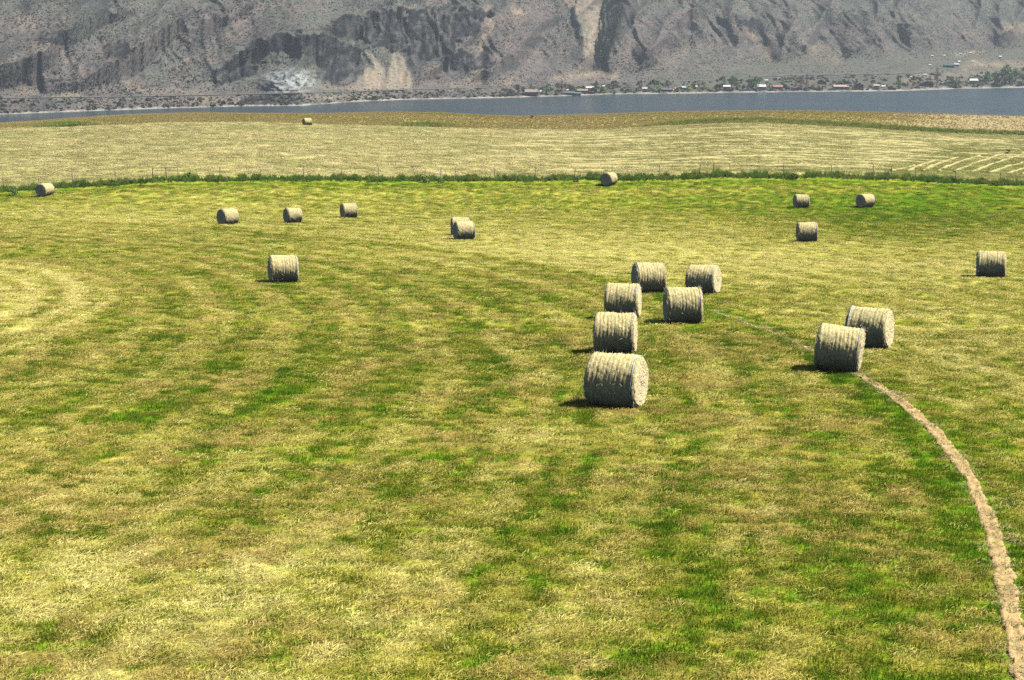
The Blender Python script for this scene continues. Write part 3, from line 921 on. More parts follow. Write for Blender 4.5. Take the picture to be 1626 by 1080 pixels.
# ------------------------------------------------------------------ wire fence
POSTS = [-40,20,76,129,195,254,275,293,358,422,489,548,606,678,702,725,786,849,911,969,1042,1105,1127,1152,1235,1310,1375,1403,1441,1504,1573,1640]
Y_POST = 187.0
fp = []
for u in POSTS:
    X_ = (u-813)/F*Y_POST*1.02
    fp.append(Vector((X_, Y_POST, float(zg(X_, Y_POST)))))
fence = empty('wire_fence', fp[0]); tag(fence, 'weathered post and wire fence between the two hayfields', 'fence')
F0 = fp[0]
for k, p in enumerate(fp):
    mb = MB(); h_ = 1.32 + .14*math.sin(k*2.7); tilt = .05*math.sin(k*1.9)
    q = p - F0
    mb.tube([(q.x, q.y, q.z-.3), (q.x+tilt*.5, q.y, q.z+h_*.5), (q.x+tilt, q.y, q.z+h_)], [.05, .045, .04], 7)
    mb.build('post', M['post'], fence)
for a, b in ((254, 275), (275, 293), (1105, 1127), (1127, 1152)):
    p, q = fp[POSTS.index(a)] - F0, fp[POSTS.index(b)] - F0
    mb = MB(); mb.tube([(p.x, p.y-.06, p.z+1.30), (q.x, q.y-.06, q.z+1.30)], [.06, .06], 6)
    mb.build('brace_rail', M['post'], fence)
for hgt in (.4, .65, .9, 1.15):
    mb = MB(); mb.tube([((p-F0).x, (p-F0).y-.085, (p-F0).z+hgt) for p in fp], [.004]*len(fp), 4)
    mb.build('wire', M['wire'], fence)

# ------------------------------------------------------------------ hay bales
def bale_meshes(seed, L):
    r_ = np.random.default_rng(seed)
    na, nl = 112, 64
    th = np.linspace(0, 2*math.pi, na, endpoint=False)
    xl = np.linspace(-.5, .5, nl)
    T_, XL = np.meshgrid(th, xl)
    bands = .006*np.sin(2*math.pi*(XL*11 + .3*np.sin(T_*2 + seed))) + .008*(vn(XL*19 + seed, T_*.8, seed)*2-1) + .006*(vn(XL*41 + seed, T_*1.3, seed+4)*2-1)
    lump = .030*fbm(np.cos(T_)*1.6 + seed*3, np.sin(T_)*1.6 + XL*2.4, seed, 3)
    fuzz = .008*(vn(T_*26, XL*60, seed+1)*2-1)
    edge = -.065*np.clip((np.abs(XL)-.44)/.06, 0, 1)**2
    sag = np.where(np.sin(T_) < -.75, (np.sin(T_)+.75)*-.10, 0)      # flattened where it rests
    Rr = .745 + bands + lump + fuzz + edge - sag
    X_ = XL*L + .012*fbm(T_*4, XL*9, seed+2, 2)*(np.abs(XL) > .4)
    co_ = np.stack([X_, Rr*np.cos(T_), Rr*np.sin(T_)], -1)
    i = np.arange(na*nl).reshape(nl, na)
    j = np.roll(i, -1, 1)
    q_ = np.stack([i[:-1], j[:-1], j[1:], i[1:]], -1).reshape(-1, 4)
    body = mesh_np('hay_roll', co_.reshape(-1, 3), q_, True)
    ends = []
    for side in (0, -1):
        ring = co_[side]
        rad = np.linspace(1, .02, 22)
        sgn = -1 if side == 0 else 1
        V_ = []
        for k, f_ in enumerate(rad):
            p = ring * np.array((1, f_, f_))
            spiral = .018*np.sin(2*math.pi*(f_*9) + th) + .020*(vn(f_*40 + th*0, th*9, seed+5+side)*2-1)
            p[:, 0] = ring[:, 0]*(f_ > .98) + (f_ <= .98)*(sgn*(L*.5 + .015 ) + sgn*spiral)
            V_.append(p)
        i2 = np.arange(na*len(rad)).reshape(len(rad), na); j2 = np.roll(i2, -1, 1)
        q2 = np.stack([i2[:-1], i2[1:], j2[1:], j2[:-1]] if side == -1 else [i2[:-1], j2[:-1], j2[1:], i2[1:]], -1).reshape(-1, 4)
        ends.append(mesh_np('cut_end', np.concatenate(V_), q2, True))
    # edge bands of the wrap
    tw_ = []
    for xc in (-.435, .435):
        V_ = []
        for dx, dr in ((-.011, -.010), (-.008, .004), (.008, .004), (.011, -.010)):
            rr = np.interp(xc, xl, np.arange(nl))
            base = co_[int(round(rr))]
            rad = np.hypot(base[:, 1], base[:, 2]); rad = (rad + np.roll(rad, 1) + np.roll(rad, -1))/3 + .016 + dr
            V_.append(np.stack([np.full(na, xc*L + dx) + .012*np.sin(th*3 + seed), rad*np.cos(th), rad*np.sin(th)], -1))
        i3 = np.arange(na*4).reshape(4, na); j3 = np.roll(i3, -1, 1)
        tw_.append(mesh_np('wrap_edge', np.concatenate(V_), np.stack([i3[:-1], j3[:-1], j3[1:], i3[1:]], -1).reshape(-1, 4), True))
    # loose stalks
    n_ = 950
    a = r_.uniform(0, 6.283, n_); xx_ = r_.uniform(-.5, .5, n_)*L
    onend = r_.random(n_) < .35
    ed_ = r_.random(n_) < .25
    rr = np.where(onend, .74*np.sqrt(r_.random(n_)), .745)
    xx_ = np.where(onend, np.sign(xx_)*L*.5, np.where(ed_, np.sign(xx_)*L*.49, xx_))
    p = np.stack([xx_, rr*np.cos(a), rr*np.sin(a)], -1)
    nrm = np.where(onend[:, None], np.stack([np.sign(xx_), 0*a, 0*a], -1), np.stack([0*a, np.cos(a), np.sin(a)], -1))
    tang = np.stack([0*a, -np.sin(a), np.cos(a)], -1)*np.where(r_.random(n_) < .5, 1, -1)[:, None]
    ln_ = (r_.uniform(.05, .15, n_) * np.where(ed_ & ~onend, 1.6, 1))[:, None]
    dr_ = tang*.85 + nrm*r_.uniform(.08, .75, n_)[:, None] + r_.normal(0, .30, (n_, 3))
    dr_ /= np.linalg.norm(dr_, axis=1)[:, None]
    wv = np.cross(dr_, r_.normal(0, 1, (n_, 3))); wv /= np.linalg.norm(wv, axis=1)[:, None]; wv *= .005
    tip = p + dr_*ln_
    V_ = np.stack([p-wv, p+wv, tip+wv*.5, tip-wv*.5], 1).reshape(-1, 3)
    V_[:, 2] = np.maximum(V_[:, 2], -.74)
    loose = mesh_np('loose_hay', V_, np.arange(n_*4).reshape(-1, 4))
    return body, ends, tw_, loose
variants = [bale_meshes(11 + 7*k, 1.42) for k in range(4)]
for vb_ in variants:
    vb_[0].materials.append(M['bale']); vb_[3].materials.append(M['stalk'])
    for e_ in vb_[1]: e_.materials.append(M['end'])
    for e_ in vb_[2]: e_.materials.append(M['twine'])

BL = ['tiny round hay bale alone on the far slope near the lake',
      'round hay bale with dark end beside the leafy bush at the fence',
      'round hay bale with broad dark end, leftmost of three in a row',
      'round hay bale in the middle of the loose row of three',
      'round hay bale at the right end of the loose row of three',
      'round hay bale almost hidden behind another single bale',
      'round hay bale standing in front of one hidden bale',
      'round hay bale with dark end facing us against the fence grass',
      'small round hay bale, left of the two distant bales by the fence',
      'small round hay bale showing a dark end, right of the distant two',
      'round hay bale alone in front of the two distant bales',
      'round hay bale standing alone near the right picture edge',
      'round hay bale standing alone in the middle of the left field',
      'round hay bale at the back of the cluster, above the gap',
      'round hay bale with bright end at the back right of the cluster',
      'round hay bale third in the line behind the largest bale',
      'round hay bale at the front right of the cluster, beside the rut head',
      'round hay bale directly behind the largest bale',
      'largest and closest round hay bale with a bright straw end',
      'round hay bale half hidden behind the leaning one at the rut',
      'leaning round hay bale sitting on the bare wheel rut']
for k, ((u, v, turn, L, lean), p) in enumerate(zip(BALES, bale_pos)):
    psi = math.atan2(p.x, p.y)
    rz = -(math.radians(turn) + psi)         # + turn brings the right hand end towards us
    root = empty('hay_bale', p)
    slope = -.082 if p.y < 150 else -.02
    ax = Matrix.Rotation(rz, 4, 'Z')
    tilt = Matrix.Rotation(math.atan(slope), 4, 'X')
    ln = Matrix.Rotation(math.radians(lean), 4, 'Y')
    lift = .70 + (.02 if lean > 3 else 0)
    root.matrix_world = Matrix.Translation(p) @ tilt @ ln @ ax @ Matrix.Diagonal((L/1.42, 1.02 + .025*math.sin(k*2.3), .99 - .025*math.sin(k*2.3 + .6), 1))
    tag(root, BL[k], 'hay bale', 'round hay bales on the mown fields')
    body, ends, tw_, loose = variants[k % 4]
    roll = Matrix.Translation((0, 0, lift))
    def part(nm, me):
        o_ = link_mesh(nm, me, None, root); o_.matrix_local = roll; return o_
    part('hay_roll', body)
    for e_ in ends: part('cut_end', e_)
    part('wrap_edge', tw_[0 if k in (13, 11, 19, 2, 3) else 1])
    lo = part('loose_hay', loose); lo['kind'] = 'stuff'

# loose hay and stubble standing against the foot of every bale
n = 70*len(BALES)
bi = np.repeat(np.arange(len(BALES)), 70)
tu = np.array([-(math.radians(b[2]) + math.atan2(p.x, p.y)) for b, p in zip(BALES, bale_pos)])[bi]
lx = rng.uniform(-.82, .82, n); ly = np.sign(rng.normal(0, 1, n)) * rng.uniform(.16, .46, n)
px_ = bale_xy[bi, 0] + lx*np.cos(tu) - ly*np.sin(tu); py_ = bale_xy[bi, 1] + lx*np.sin(tu) + ly*np.cos(tu)
rot = np.zeros((n, 3)); rot[:, 2] = rng.uniform(0, 6.283, n)
s = rng.uniform(.7, 1.5, n)
gn_scatter('hay_litter', np.stack([px_, py_, zg(px_, py_)], -1), rot, np.stack([s, s, s*rng.uniform(.8, 1.8, n)], -1), ramp(rng.uniform(.3, .9, n)) * rng.uniform(.7, 1.1, (n, 1)), gt, 'stubble and shed hay round the feet of the bales')

# wisp of hay hanging off the closest bale
big_bale = [o_ for o_ in bpy.data.objects if o_.get('label') == BL[18]][0]
bpy.context.view_layer.update()
wp0 = hit(919, 641)
mb = MB()
for i in range(16):
    a_ = random.uniform(2.2, 4.0); l_ = random.uniform(.12, .34)
    q0 = wp0 + Vector((random.uniform(-.05, .12), random.uniform(.0, .12), -.02))
    mb.tube([q0, q0 + Vector((math.cos(a_)*l_*.5, -.05*random.random(), l_*.75)), q0 + Vector((math.cos(a_)*l_, -.1*random.random(), l_*random.uniform(.4, .9)))], [.005, .004, .002], 4)
wisp = mb.build('hay_wisp', M['bale']); wisp.parent = big_bale; wisp.matrix_parent_inverse = big_bale.matrix_world.inverted()
# ------------------------------------------------------------------ trees, shrubs
def crown_mesh(kind, seed):
    r_ = random.Random(seed); V_, F_ = [], []
    n_ = {'round': 620, 'poplar': 620, 'conifer': 620, 'bare': 380, 'bush': 420}[kind]
    cl = []
    for i in range(16):
        th = r_.uniform(0, 6.283)
        if kind in ('round', 'bush'):
            h_ = r_.uniform(.28 if kind == 'round' else .12, .92); rad = .36*math.sin(math.pi*min(1, max(.1, (h_-.12)/.9)))*r_.uniform(.4, 1)
            cl.append((rad*math.cos(th), rad*math.sin(th), h_, r_.uniform(.10, .17)))
        elif kind == 'poplar':
            h_ = .12 + .86*i/15; rad = .07*r_.random(); cl.append((rad*math.cos(th), rad*math.sin(th), h_, .04 + .09*math.sin(math.pi*min(1, .15+.8*(1-h_)))))
        elif kind == 'bare':
            h_ = .2 + .78*i/15; rad = .10*(1.1-h_)*r_.random(); cl.append((rad*math.cos(th), rad*math.sin(th), h_, .05 + .08*(1-h_)))
        else:
            h_ = .10 + .87*i/15; rad = .15*(1.03-h_)*r_.uniform(.3, 1); cl.append((rad*math.cos(th), rad*math.sin(th), h_, .03 + .13*(1-h_)))
    for i in range(n_):
        x_, y_, z_, q_ = cl[i % len(cl)]
        d_ = Vector((r_.gauss(0, 1), r_.gauss(0, 1), r_.gauss(0, .8))).normalized()*q_*r_.uniform(.55, 1.1)
        p_ = Vector((x_, y_, z_)) + d_
        sz = {'round': .036, 'poplar': .026, 'conifer': .028, 'bare': .016, 'bush': .05}[kind]*r_.uniform(.7, 1.4)
        a = Vector((r_.gauss(0,1), r_.gauss(0,1), r_.gauss(0,1))).normalized()
        b = a.cross(Vector((r_.gauss(0,1), r_.gauss(0,1), r_.gauss(0,1)))).normalized()
        k = len(V_); V_ += [tuple(p_-a*sz), tuple(p_+b*sz*.7), tuple(p_+a*sz), tuple(p_-b*sz*.7)]; F_.append((k, k+1, k+2, k+3))
    me = bpy.data.meshes.new('crown'); me.from_pydata(V_, [], F_); me.update(); me.materials.append(M['leaf'])
    return me
def trunk_mesh(kind, seed):
    r_ = random.Random(seed); mb = MB()
    t0 = {'round': .034, 'poplar': .02, 'conifer': .022, 'bare': .02, 'bush': .02}[kind]
    hh_ = {'round': .6, 'poplar': .95, 'conifer': .95, 'bare': .97, 'bush': .4}[kind]
    mb.tube([(0, 0, -.04), (.01, 0, hh_*.4), (0, .012, hh_)], [t0, t0*.7, t0*.15], 6)
    nb = 14 if kind == 'bare' else 6
    for i in range(nb):
        th = r_.uniform(0, 6.283); z0 = hh_*(.25 + .6*i/nb); l_ = (.22 if kind in ('round', 'bush') else .10)*r_.uniform(.7, 1.2)
        mb.tube([(0, 0, z0), (l_*.5*math.cos(th), l_*.5*math.sin(th), z0+l_*.5), (l_*math.cos(th), l_*math.sin(th), z0+l_*1.1)], [t0*.45, t0*.3, t0*.08], 5)
    me = mb.mesh('trunk'); me.materials.append(M['bark']); return me
TREE = {k: [(trunk_mesh(k, s), crown_mesh(k, s)) for s in (3, 8, 15)] for k in ('round', 'poplar', 'conifer', 'bare', 'bush')}
COLS = dict(green=(.085,.165,.042), dark=(.042,.088,.042), lime=(.25,.31,.06), brown=(.17,.10,.08), mid=(.11,.20,.05), olive=(.10,.105,.05))
tree_i = [0]
def tree(name, label, p, h, kind, col, wide=1.0, group='trees along the far shore', cat='tree'):
    tree_i[0] += 1
    i = tree_i[0]
    root = empty(name, p - Vector((0, 0, .2)), i*1.7)
    root.scale = (h*wide, h*wide, h)
    tag(root, label, cat, group)
    tm, cm = TREE[kind][i % 3]
    link_mesh('trunk', tm, None, root)
    c_ = link_mesh('crown', cm, None, root); c_.color = (*[q*1.5*random.uniform(.85, 1.15) for q in COLS[col]], 1)
    return root

# bushes of the near shore
for (u, v, hp, wide, col, lab) in ((23,311,15,1.2,'mid','leafy green bush at the left end of the fence grass'),
        (845,188.5,5.5,1.6,'dark','tiny dark bush on the golden brow above the lake'),
        (700,291,11,1.5,'green','dark rounded shrub in the fence grass behind the paired bales'),
        (1262,285,12,1.3,'green','dark shrub in the fence grass behind the two distant bales'),
        (1600,245,8,1.6,'dark','small dark shrub among the slanting hay swaths'),
        (675,290,12,1.6,'lime','yellow green weed clump in the fence grass beside the dark shrub'),
        (301,285,14,1.0,'lime','yellow green weed beside the braced fence corner'),
        (915,289,9,1.7,'green','dark low shrub in the fence grass beside the dark ended bale')):
    p = hit(u, v)
    tree('bush', lab, p, hp*p.y/F*1.15, 'bush', col, wide, 'bushes of the near fields', 'bush')

# conifers filling the ravine: one dark mass in the photograph
con = TREE['conifer'][0][1]
src = bpy.data.objects.new('ravine_conifer', con.copy()); src.data.materials.clear(); src.data.materials.append(M['shrub'])
n = 260
vv_ = rng.uniform(-30, 112, n)
cx_ = np.interp(vv_, [-40, 18, 60, 114], [982, 972, 962, 950]); hw = np.interp(vv_, [-40, 40, 112], [15, 17, 9])
uu_ = cx_ + rng.uniform(-1, 1, n)*hw
pts = np.array([tuple(far_hit(a, b)) for a, b in zip(uu_, vv_)])
s = rng.uniform(4.0, 8.0, n)
rot = np.zeros((n, 3)); rot[:, 2] = rng.uniform(0, 6.283, n)
gn_scatter('conifer_wood', pts - np.array((0, 0, .3)), rot, np.stack([s*1.1, s*1.1, s], -1), np.array((.034, .050, .034)) * rng.uniform(.7, 1.35, (n, 1)), src, 'dark conifers crowding the steep ravine')

# ------------------------------------------------------------------ lakeside houses
def house(label, u, v, wpx, hpx, wall, roof, ridge='x', storeys=1, chimney=False, dep=None, name='house', cat='house', flat=False, group='houses along the far shore', rz=0.0):
    p = far_hit(u, v)
    k = p.y / F
    W, H = wpx*k, hpx*k
    Dp = dep or max(3.0, min(8.0, W*.8))
    root = empty(name, p + Vector((0, 0, -.1)), rz - math.atan2(p.x, p.y)*.6)
    tag(root, label, cat, group)
    hw_, e = W/2, H*(.92 if flat else .62)
    mb = MB()
    mb.box(-hw_, hw_, 0, Dp, -1.5, e)
    if not flat:
        if ridge == 'x':
            mb.add([(-hw_, 0, e), (-hw_, Dp, e), (-hw_, Dp/2, H*.96), (hw_, 0, e), (hw_, Dp, e), (hw_, Dp/2, H*.96)], [(0, 2, 1), (3, 4, 5)])
        else:
            mb.add([(-hw_, 0, e), (hw_, 0, e), (0, 0, H*.96), (-hw_, Dp, e), (hw_, Dp, e), (0, Dp, H*.96)], [(0, 1, 2), (3, 5, 4)])
    mb.build('wall', paint(wall), root)
    mb = MB(); o_ = .35
    def slab(a, b, c_, d_, th=.16):
        up_ = Vector((0, 0, th)); q = [Vector(t_) for t_ in (a, b, c_, d_)]
        mb.add([*q, *[t_+up_ for t_ in q]], [(0,3,2,1),(4,5,6,7),(0,1,5,4),(1,2,6,5),(2,3,7,6),(3,0,4,7)])
    if flat:
        mb.box(-hw_-o_, hw_+o_, -o_, Dp+o_, e+.003, e+max(.2, H*.08))
    elif ridge == 'x':
        sl = (H*.96-e)/(Dp/2)
        slab((-hw_-o_, -o_, e-sl*o_+.02), (hw_+o_, -o_, e-sl*o_+.02), (hw_+o_, Dp/2, H*.96+.02), (-hw_-o_, Dp/2, H*.96+.02))
        slab((-hw_-o_, Dp/2, H*.96+.025), (hw_+o_, Dp/2, H*.96+.025), (hw_+o_, Dp+o_, e-sl*o_+.025), (-hw_-o_, Dp+o_, e-sl*o_+.025))
    else:
        sl = (H*.96-e)/hw_
        slab((-hw_-o_, -o_, e-sl*o_+.02), (0, -o_, H*.96+.02), (0, Dp+o_, H*.96+.02), (-hw_-o_, Dp+o_, e-sl*o_+.02))
        slab((0, -o_, H*.96+.025), (hw_+o_, -o_, e-sl*o_+.025), (hw_+o_, Dp+o_, e-sl*o_+.025), (0, Dp+o_, H*.96+.025))
    rf = mb.build('roof', paint(roof), root)
    if chimney:
        mb = MB(); mb.box(hw_*.4, hw_*.4+.6, Dp*.45, Dp*.45+.6, H*.7, H*1.12); mb.build('chimney', paint((.3, .2, .16)), rf)
    nwin = max(1, int(W/2.6))
    for sy in range(storeys):
        zb_ = e*(sy + .42)/storeys; hh_ = min(1.2, e/storeys*.42)
        for i in range(nwin):
            xc = -hw_ + W*(i+.5)/nwin
            if sy == 0 and i == nwin//2 and nwin > 1:
                mb = MB(); mb.box(xc-.45, xc+.45, -.05, .05, -.1, zb_+hh_); mb.build('door', paint((.16, .10, .07)), root); continue
            mb = MB(); mb.box(xc-min(.75, W/nwin*.3), xc+min(.75, W/nwin*.3), -.04, .04, zb_, zb_+hh_)
            mb.build('window', M['glass'], root)
    return root

WH, CR, BR, GY_, TQ, RD = (.72,.72,.70), (.50,.43,.33), (.13,.085,.07), (.30,.30,.30), (.36,.52,.52), (.34,.09,.07)
DB = (.06,.07,.10)
house('two storey brown lodge with terraces at the left end of the village', 843, 153, 18, 11, BR, (.28,.22,.2), 'x', 2, True)
house('cream annex at the right side of the brown lodge', 850.5, 149.5, 7, 6.5, CR, WH, 'y')
house('pale turquoise boathouse at the water edge', 917, 152.8, 11, 5.2, TQ, (.45,.6,.6), 'x', flat=True)
house('long dark green shed behind the turquoise boathouse', 903, 151.0, 17, 5.5, (.07,.10,.10), (.10,.13,.14), 'x')
house('grey brown cottage uphill from the turquoise boathouse', 925, 148.5, 16, 7, (.2,.16,.14), (.24,.2,.19), 'x')
house('white gabled house above the red shed', 936.5, 143, 11, 5.5, WH, (.6,.57,.54), 'x')
house('small red shed below the white gabled house', 938.5, 149.5, 5, 4.6, RD, (.4,.14,.1), 'y', name='shed', cat='shed')
house('grey blue cottage with a pale fascia by itself on the shore', 997, 146, 9, 6, (.25,.29,.33), GY_, 'y')
house('little tan cottage between grey cottage and lime tree', 1024, 144, 7, 5.2, CR, (.5,.45,.36), 'x')
house('long dark roofed cabin beside the lime tree', 1060, 145.5, 14, 5, (.09,.08,.08), (.12,.12,.13), 'x')
house('small salmon red cottage beside the turquoise roofed house', 1075, 143.5, 6, 4.6, (.5,.2,.16), (.5,.22,.18), 'x')
house('dark house with bright turquoise roof', 1083.5, 143, 10, 6, (.1,.1,.1), (.28,.50,.46), 'x')
house('dark red house with maroon gable roof', 1139.5, 141, 10, 7.5, (.2,.05,.05), (.30,.12,.11), 'y', 2)
house('white roofed low cottage beside the maroon house', 1154, 140.5, 10, 5, (.3,.32,.33), WH, 'x')
house('orange and tan tall narrow cabin near the shore', 1180.5, 142, 5, 8, (.55,.28,.14), (.5,.3,.2), 'y', 2)
house('small white cabin by the orange cabin', 1184, 144.5, 4.5, 4, WH, WH, 'y', name='cabin', cat='cabin')
house('white and grey house between big green tree and lime tree', 1209.5, 142.5, 12, 8, (.55,.57,.58), WH, 'x', 2, True)
house('dark cottage with a long red roof and white ends', 1235, 142, 15, 6.5, (.14,.12,.12), (.36,.17,.15), 'x')
house('white shed uphill below the railway bank', 1238.5, 127.5, 6, 4.2, WH, WH, 'y', name='shed', cat='shed')
house('tiny white hut uphill from the lime tree', 1217, 129, 4, 2.4, WH, WH, 'x', name='hut', cat='hut')
house('dark cabin under the bare brown trees', 1269, 143, 10, 6, DB, (.1,.09,.1), 'x')
house('wide lodge with pale red roof and white fascia', 1336, 142.5, 23, 7.5, (.10,.10,.12), (.42,.30,.28), 'x', 1, True)
house('dark blue barn shaped house with pale roof patch', 1364, 142.5, 14, 11, DB, (.08,.085,.10), 'y', 2)
house('small tan cabin between dark blue house and green conifer', 1392, 139.5, 8, 5.5, CR, (.45,.36,.28), 'x')
house('white roofed hut right of the small tan cabin', 1403, 139, 5, 3, GY_, WH, 'x', name='hut', cat='hut')
house('dark blue house with wide low gable beside the tall bare tree', 1473, 137.5, 18, 9, DB, (.12,.11,.12), 'y', 1)
house('white tent shaped cabin right of the tall bare tree', 1500, 135.5, 8, 6, WH, WH, 'y', name='cabin', cat='cabin')
house('narrow white hut close to the tall bare tree', 1493.5, 135, 3, 4.5, WH, WH, 'y', name='hut', cat='hut')
house('pale grey two storey house left of the big green trees', 1546.5, 133, 12, 8, (.5,.5,.5), (.55,.56,.58), 'x', 2)
house('long dark green barn on the slope above the village', 1507, 107.5, 15, 6, (.03,.09,.075), (.05,.11,.10), 'x', name='barn', cat='barn')
house('grey lean building attached beyond the green barn', 1519, 105.5, 7, 5, (.3,.33,.34), (.42,.44,.45), 'x', name='shed', cat='shed')
for (u, v, w_, h_, lab) in ((1523,100.5,2.6,4,'upright white shed above the green barn'),(1545,99,4,2.2,'low white shed uphill and right of the green barn'),(1588.5,92.5,3,3.8,'white cabin high on the tan terraces'),
        (1480.5,90,2.6,2.2,'lone white hut highest above the bare tree'),(1500,89.5,3,2.2,'second lone white hut above the green barn'),(1525,86.5,2.8,2,'white hut where the tan track starts'),(1541,85,3,2,'white hut on the tan track'),
        (1477,104.5,3.4,2,'white hut left of the green barn'),(1469,120,5,2.5,'white shed at the end of the railway bank'),(1448,123,4,2,'flat white shed above the green conifer'),
        (859,149,3,5.5,'slim white hut beside the round green tree'),(862,146,3,3,'small white outbuilding touching the round green tree'),(958.5,139.5,2.6,4,'slim white hut right of the dark conifer'),(1067,144.5,4,2.8,'small white dome roofed hut by the red cottage'),
        (1106,140,2,4,'slim white hut between the lime trees'),(901,146,3.2,4,'white hut below the reddish bare tree')):
    house(lab, u, v, w_, h_, (.5,.5,.49), (.56,.56,.55), 'x', 1, name='hut', cat='hut', group='small white huts on the far shore')

def boat(label, u, v, px):
    p = far_hit(u, v); L = px*p.y/F
    root = empty('boat', Vector((p.x, p.y - .5, p.z + .1)), random.uniform(-.4, .4)); tag(root, label, 'boat', 'boats at the far shore')
    V_ = []
    for i in range(7):
        t_ = i/6; wv = .34*L*.5*math.sin(math.pi*min(1, .25+.75*t_)**.8)*(1-.95*t_**4)+.02; kz = .25*t_*t_
        x_ = (t_-.5)*L
        V_ += [(x_, -wv, .55+kz), (x_, -wv*.6, .05+kz*.6), (x_, wv*.6, .05+kz*.6), (x_, wv, .55+kz)]
    link_mesh('hull', mesh_np('hull', V_, np.concatenate([grid_quads(7, 4), [[0, 3, 2, 1]], np.array([[i*4, (i+1)*4, (i+1)*4+3, i*4+3] for i in range(6)])])), M['white'], root)
    mb = MB(); mb.box(-.15*L, .12*L, -.12*L, .12*L, .56, 1.15); mb.build('cabin', M['white'], root)
    mb = MB(); mb.box(.121*L, .13*L, -.10*L, .10*L, .75, 1.1); mb.build('windscreen', M['glass'], root)
for (u, v, px, lab) in ((1079,149.6,5.5,'white motorboat moored below the turquoise roofed house'),(1250,144.5,5.5,'white motorboat beached right of the red roofed cottage'),(1396,143.3,4,'white motorboat beached below the small tan cabin'),
        (1214,147,4,'white motorboat at the water below the white and grey house'),(1338,145.3,4.5,'white motorboat in front of the wide lodge'),(1396.5,146.4,3.5,'small white motorboat floating below the small tan cabin'),(1554,139.5,4,'white motorboat on the beach below the pale grey house')):
    boat(lab, u, v, px)

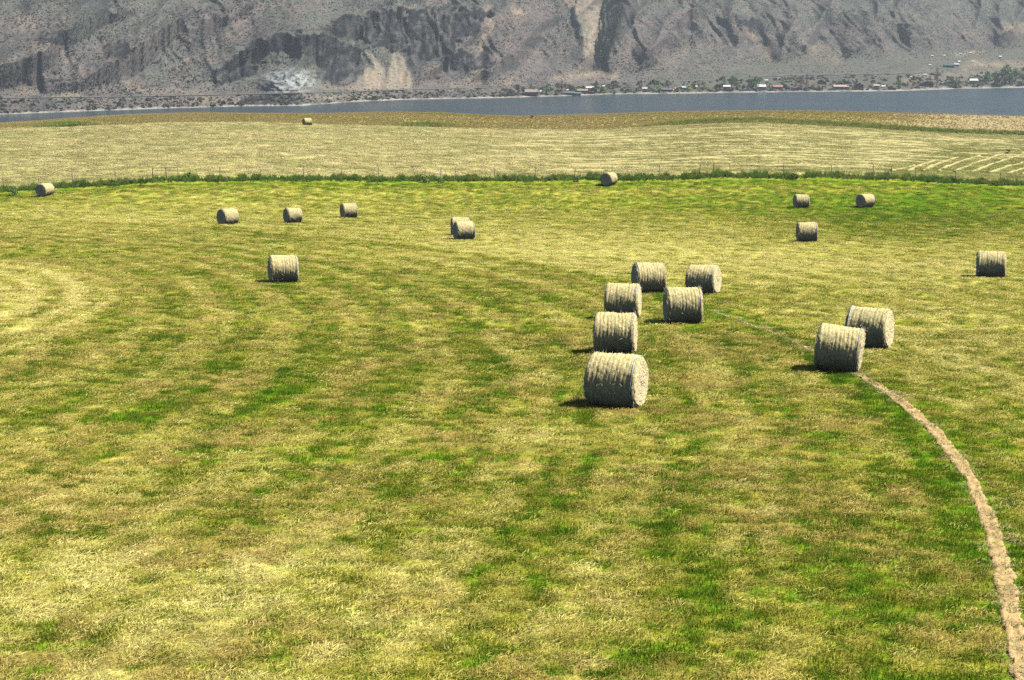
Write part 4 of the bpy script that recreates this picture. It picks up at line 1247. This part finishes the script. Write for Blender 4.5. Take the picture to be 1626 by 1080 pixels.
T = [(823,151,11,'conifer','dark','dark conifer left of the brown lodge',1.5),(831,150,11,'round','dark','dark tree touching the brown lodge',1.1),(843,142,7,'round','green','green tree behind the brown lodge',1.3),
     (868,149,14,'round','green','round green tree right of the brown lodge',1.3),(885,151,9,'bush','dark','dark spreading bush left of the reddish bare tree',1.5),(892,151,21,'bare','brown','tall reddish bare tree left of the boathouse',1.3),(898,149,14,'bare','brown','shorter reddish bare tree beside the tall one',1.8),
     (909,147,10,'round','dark','dark tree behind the dark green shed',1.2),(920,145,8,'round','lime','yellow green tree behind the grey brown cottage',1.4),(947,144,14,'conifer','dark','broad dark conifer right of the white gabled house',1.7),
     (957,144.5,7,'round','green','small green tree at the foot of the broad conifer',1.2),(960,149.5,7.5,'round','lime','yellow green tree by the shore right of the red shed',1.3),(975,149.5,5.5,'bush','dark','dark shrub alone on the open shore',1.3),
     (1012,146,7,'bare','brown','grey brown bare tree between the two small cottages',2.2),(1047,145.5,10,'round','lime','round lime tree left of the long dark cabin',1.2),(1095,145,8.5,'round','lime','wide lime tree right of the turquoise roofed house',1.5),(1108,145,7,'round','lime','small lime tree in the middle of three',1.2),
     (1119,143,10,'round','lime','rounded lime tree left of the maroon house',1.2),(1149,138,9,'round','green','green tree behind the white roofed cottage',1.2),(1162,139,17,'round','dark','tall dark green tree right of the white roofed cottage',.85),
     (1170,143,10,'bush','dark','dark bush left of the orange cabin',1.3),(1192,143,14,'round','dark','dark half of the big tree right of the orange cabin',1.1),(1201,144,21,'round','green','big green tree left of the white and grey house',.95),(1224,141.5,9,'round','lime','lime tree touching the red roofed cottage',1.1),
     (1243,136,9,'round','mid','green tree behind the red roofed cottage',1.2),(1264,142,17,'bare','brown','reddish bare tree leaning over the dark cabin',1.6),(1272,142,18,'bare','brown','reddish bare tree in the middle of three',1.6),(1281,143,22,'bare','brown','tallest reddish bare tree of three',1.3),
     (1311,141,11,'bare','brown','thin brown bare tree left of the wide lodge',1.7),(1324,135.5,5,'bare','olive','small bare shrub above the wide lodge',1.6),(1347,142.5,6.5,'bush','green','green bush at the right end of the wide lodge',1.2),(1382,141,7,'bare','olive','thin bare tree by the small tan cabin',1.6),
     (1426,141,18,'conifer','green','dark green conifer standing alone by the shore',1.4),(1441,139,9,'bare','brown','brown bare tree right of the lone conifer',2.4),(1450,138,8,'bare','brown','low brown bare tree farther right of the lone conifer',2.4),
     (1487,138,28,'bare','brown','very tall purple brown bare poplar by the blue house',1.2),(1510,136,9,'round','dark','dark tree right of the white tent shaped cabin',1.3),(1518,137,14,'bare','olive','bare topped tree above the bright green bush',1.7),(1520,140,8.5,'bush','mid','bright green bush at the shore under the bare tree',1.2),
     (1535,136.5,6.5,'bush','green','low green bush left of the pale grey house',1.4),(1548,126,6.5,'round','mid','small green tree behind the pale grey house',1.3),(1557,133,10,'round','dark','dark tree right of the pale grey house',1.2),(1569,133,17,'round','green','round crowned tree, first of the big green trees',1.0),
     (1583,135,18,'poplar','green','narrow green poplar between round tree and tallest poplar',2.2),(1595,135.5,27,'poplar','green','tallest green poplar of the village',1.9),(1603,134,20,'poplar','dark','dark green poplar right of the tallest one',2.0),(1611,133,21,'round','green','broad green tree right of the poplars',1.0),(1624,130,20,'round','dark','dark green tree cut by the right picture edge',1.1)]
for (u, v, hp, kind, col, lab, wide) in T:
    p = far_hit(u, v)
    hp *= 1.15
    tree({'bush': 'bush', 'conifer': 'conifer_tree', 'poplar': 'poplar_tree', 'bare': 'bare_tree', 'round': 'leafy_tree'}[kind], lab, p, hp*p.y/F, kind, col, wide, cat='bush' if kind == 'bush' else 'tree')

# ------------------------------------------------------------------ haze
hz = MB(); zt = float(allrows[..., 2].max()) + 12
hz.box(-3400, 3400, -400, 3800, -6, zt)
mz = bpy.data.materials.new('haze'); mz.use_nodes = True
nt = mz.node_tree; nt.nodes.remove(nt.nodes['Principled BSDF'])
pv = nt.nodes.new('ShaderNodeVolumePrincipled')
pv.inputs['Color'].default_value = (.78, .88, 1.0, 1)
pv.inputs['Density'].default_value = .00013
pv.inputs['Anisotropy'].default_value = 0.1
nt.links.new(pv.outputs[0], nt.nodes['Material Output'].inputs['Volume'])
tag(hz.build('haze', mz), 'thin blue haze over the lake', kind='stuff')

# scrub between the houses, too small and tangled to tell apart
n = 2600
uu_ = np.concatenate([rng.uniform(800, 1640, 1500), rng.uniform(-40, 800, 1100)])
fr = rng.random(n)**1.6
vv_ = v_shore(uu_) - 2.2 + (v_rail(uu_) - v_shore(uu_) + 4) * fr
k = rng.random(n) < .25 + .75*sst(-.1, .35, fbm(uu_/18, vv_/6, 301, 3))
uu_, vv_ = uu_[k], vv_[k]; n = len(uu_)
pts = np.array([tuple(far_hit(a, b)) for a, b in zip(uu_, vv_)])
s = rng.gamma(3, .28, n) + .4
rot = np.zeros((n, 3)); rot[:, 2] = rng.uniform(0, 6.283, n)
s = np.where(uu_ < 800, s*.62, s)
pal = np.array([(.075,.10,.05), (.11,.15,.06), (.10,.075,.06), (.06,.07,.055)])[rng.integers(0, 4, n)]
gn_scatter('shore_scrub', pts, rot, np.stack([s*1.2, s*1.2, s*rng.uniform(.8, 1.5, n)], -1), pal * rng.uniform(.7, 1.3, (n, 1)), sh, 'low dark scrub between the lakeside houses')
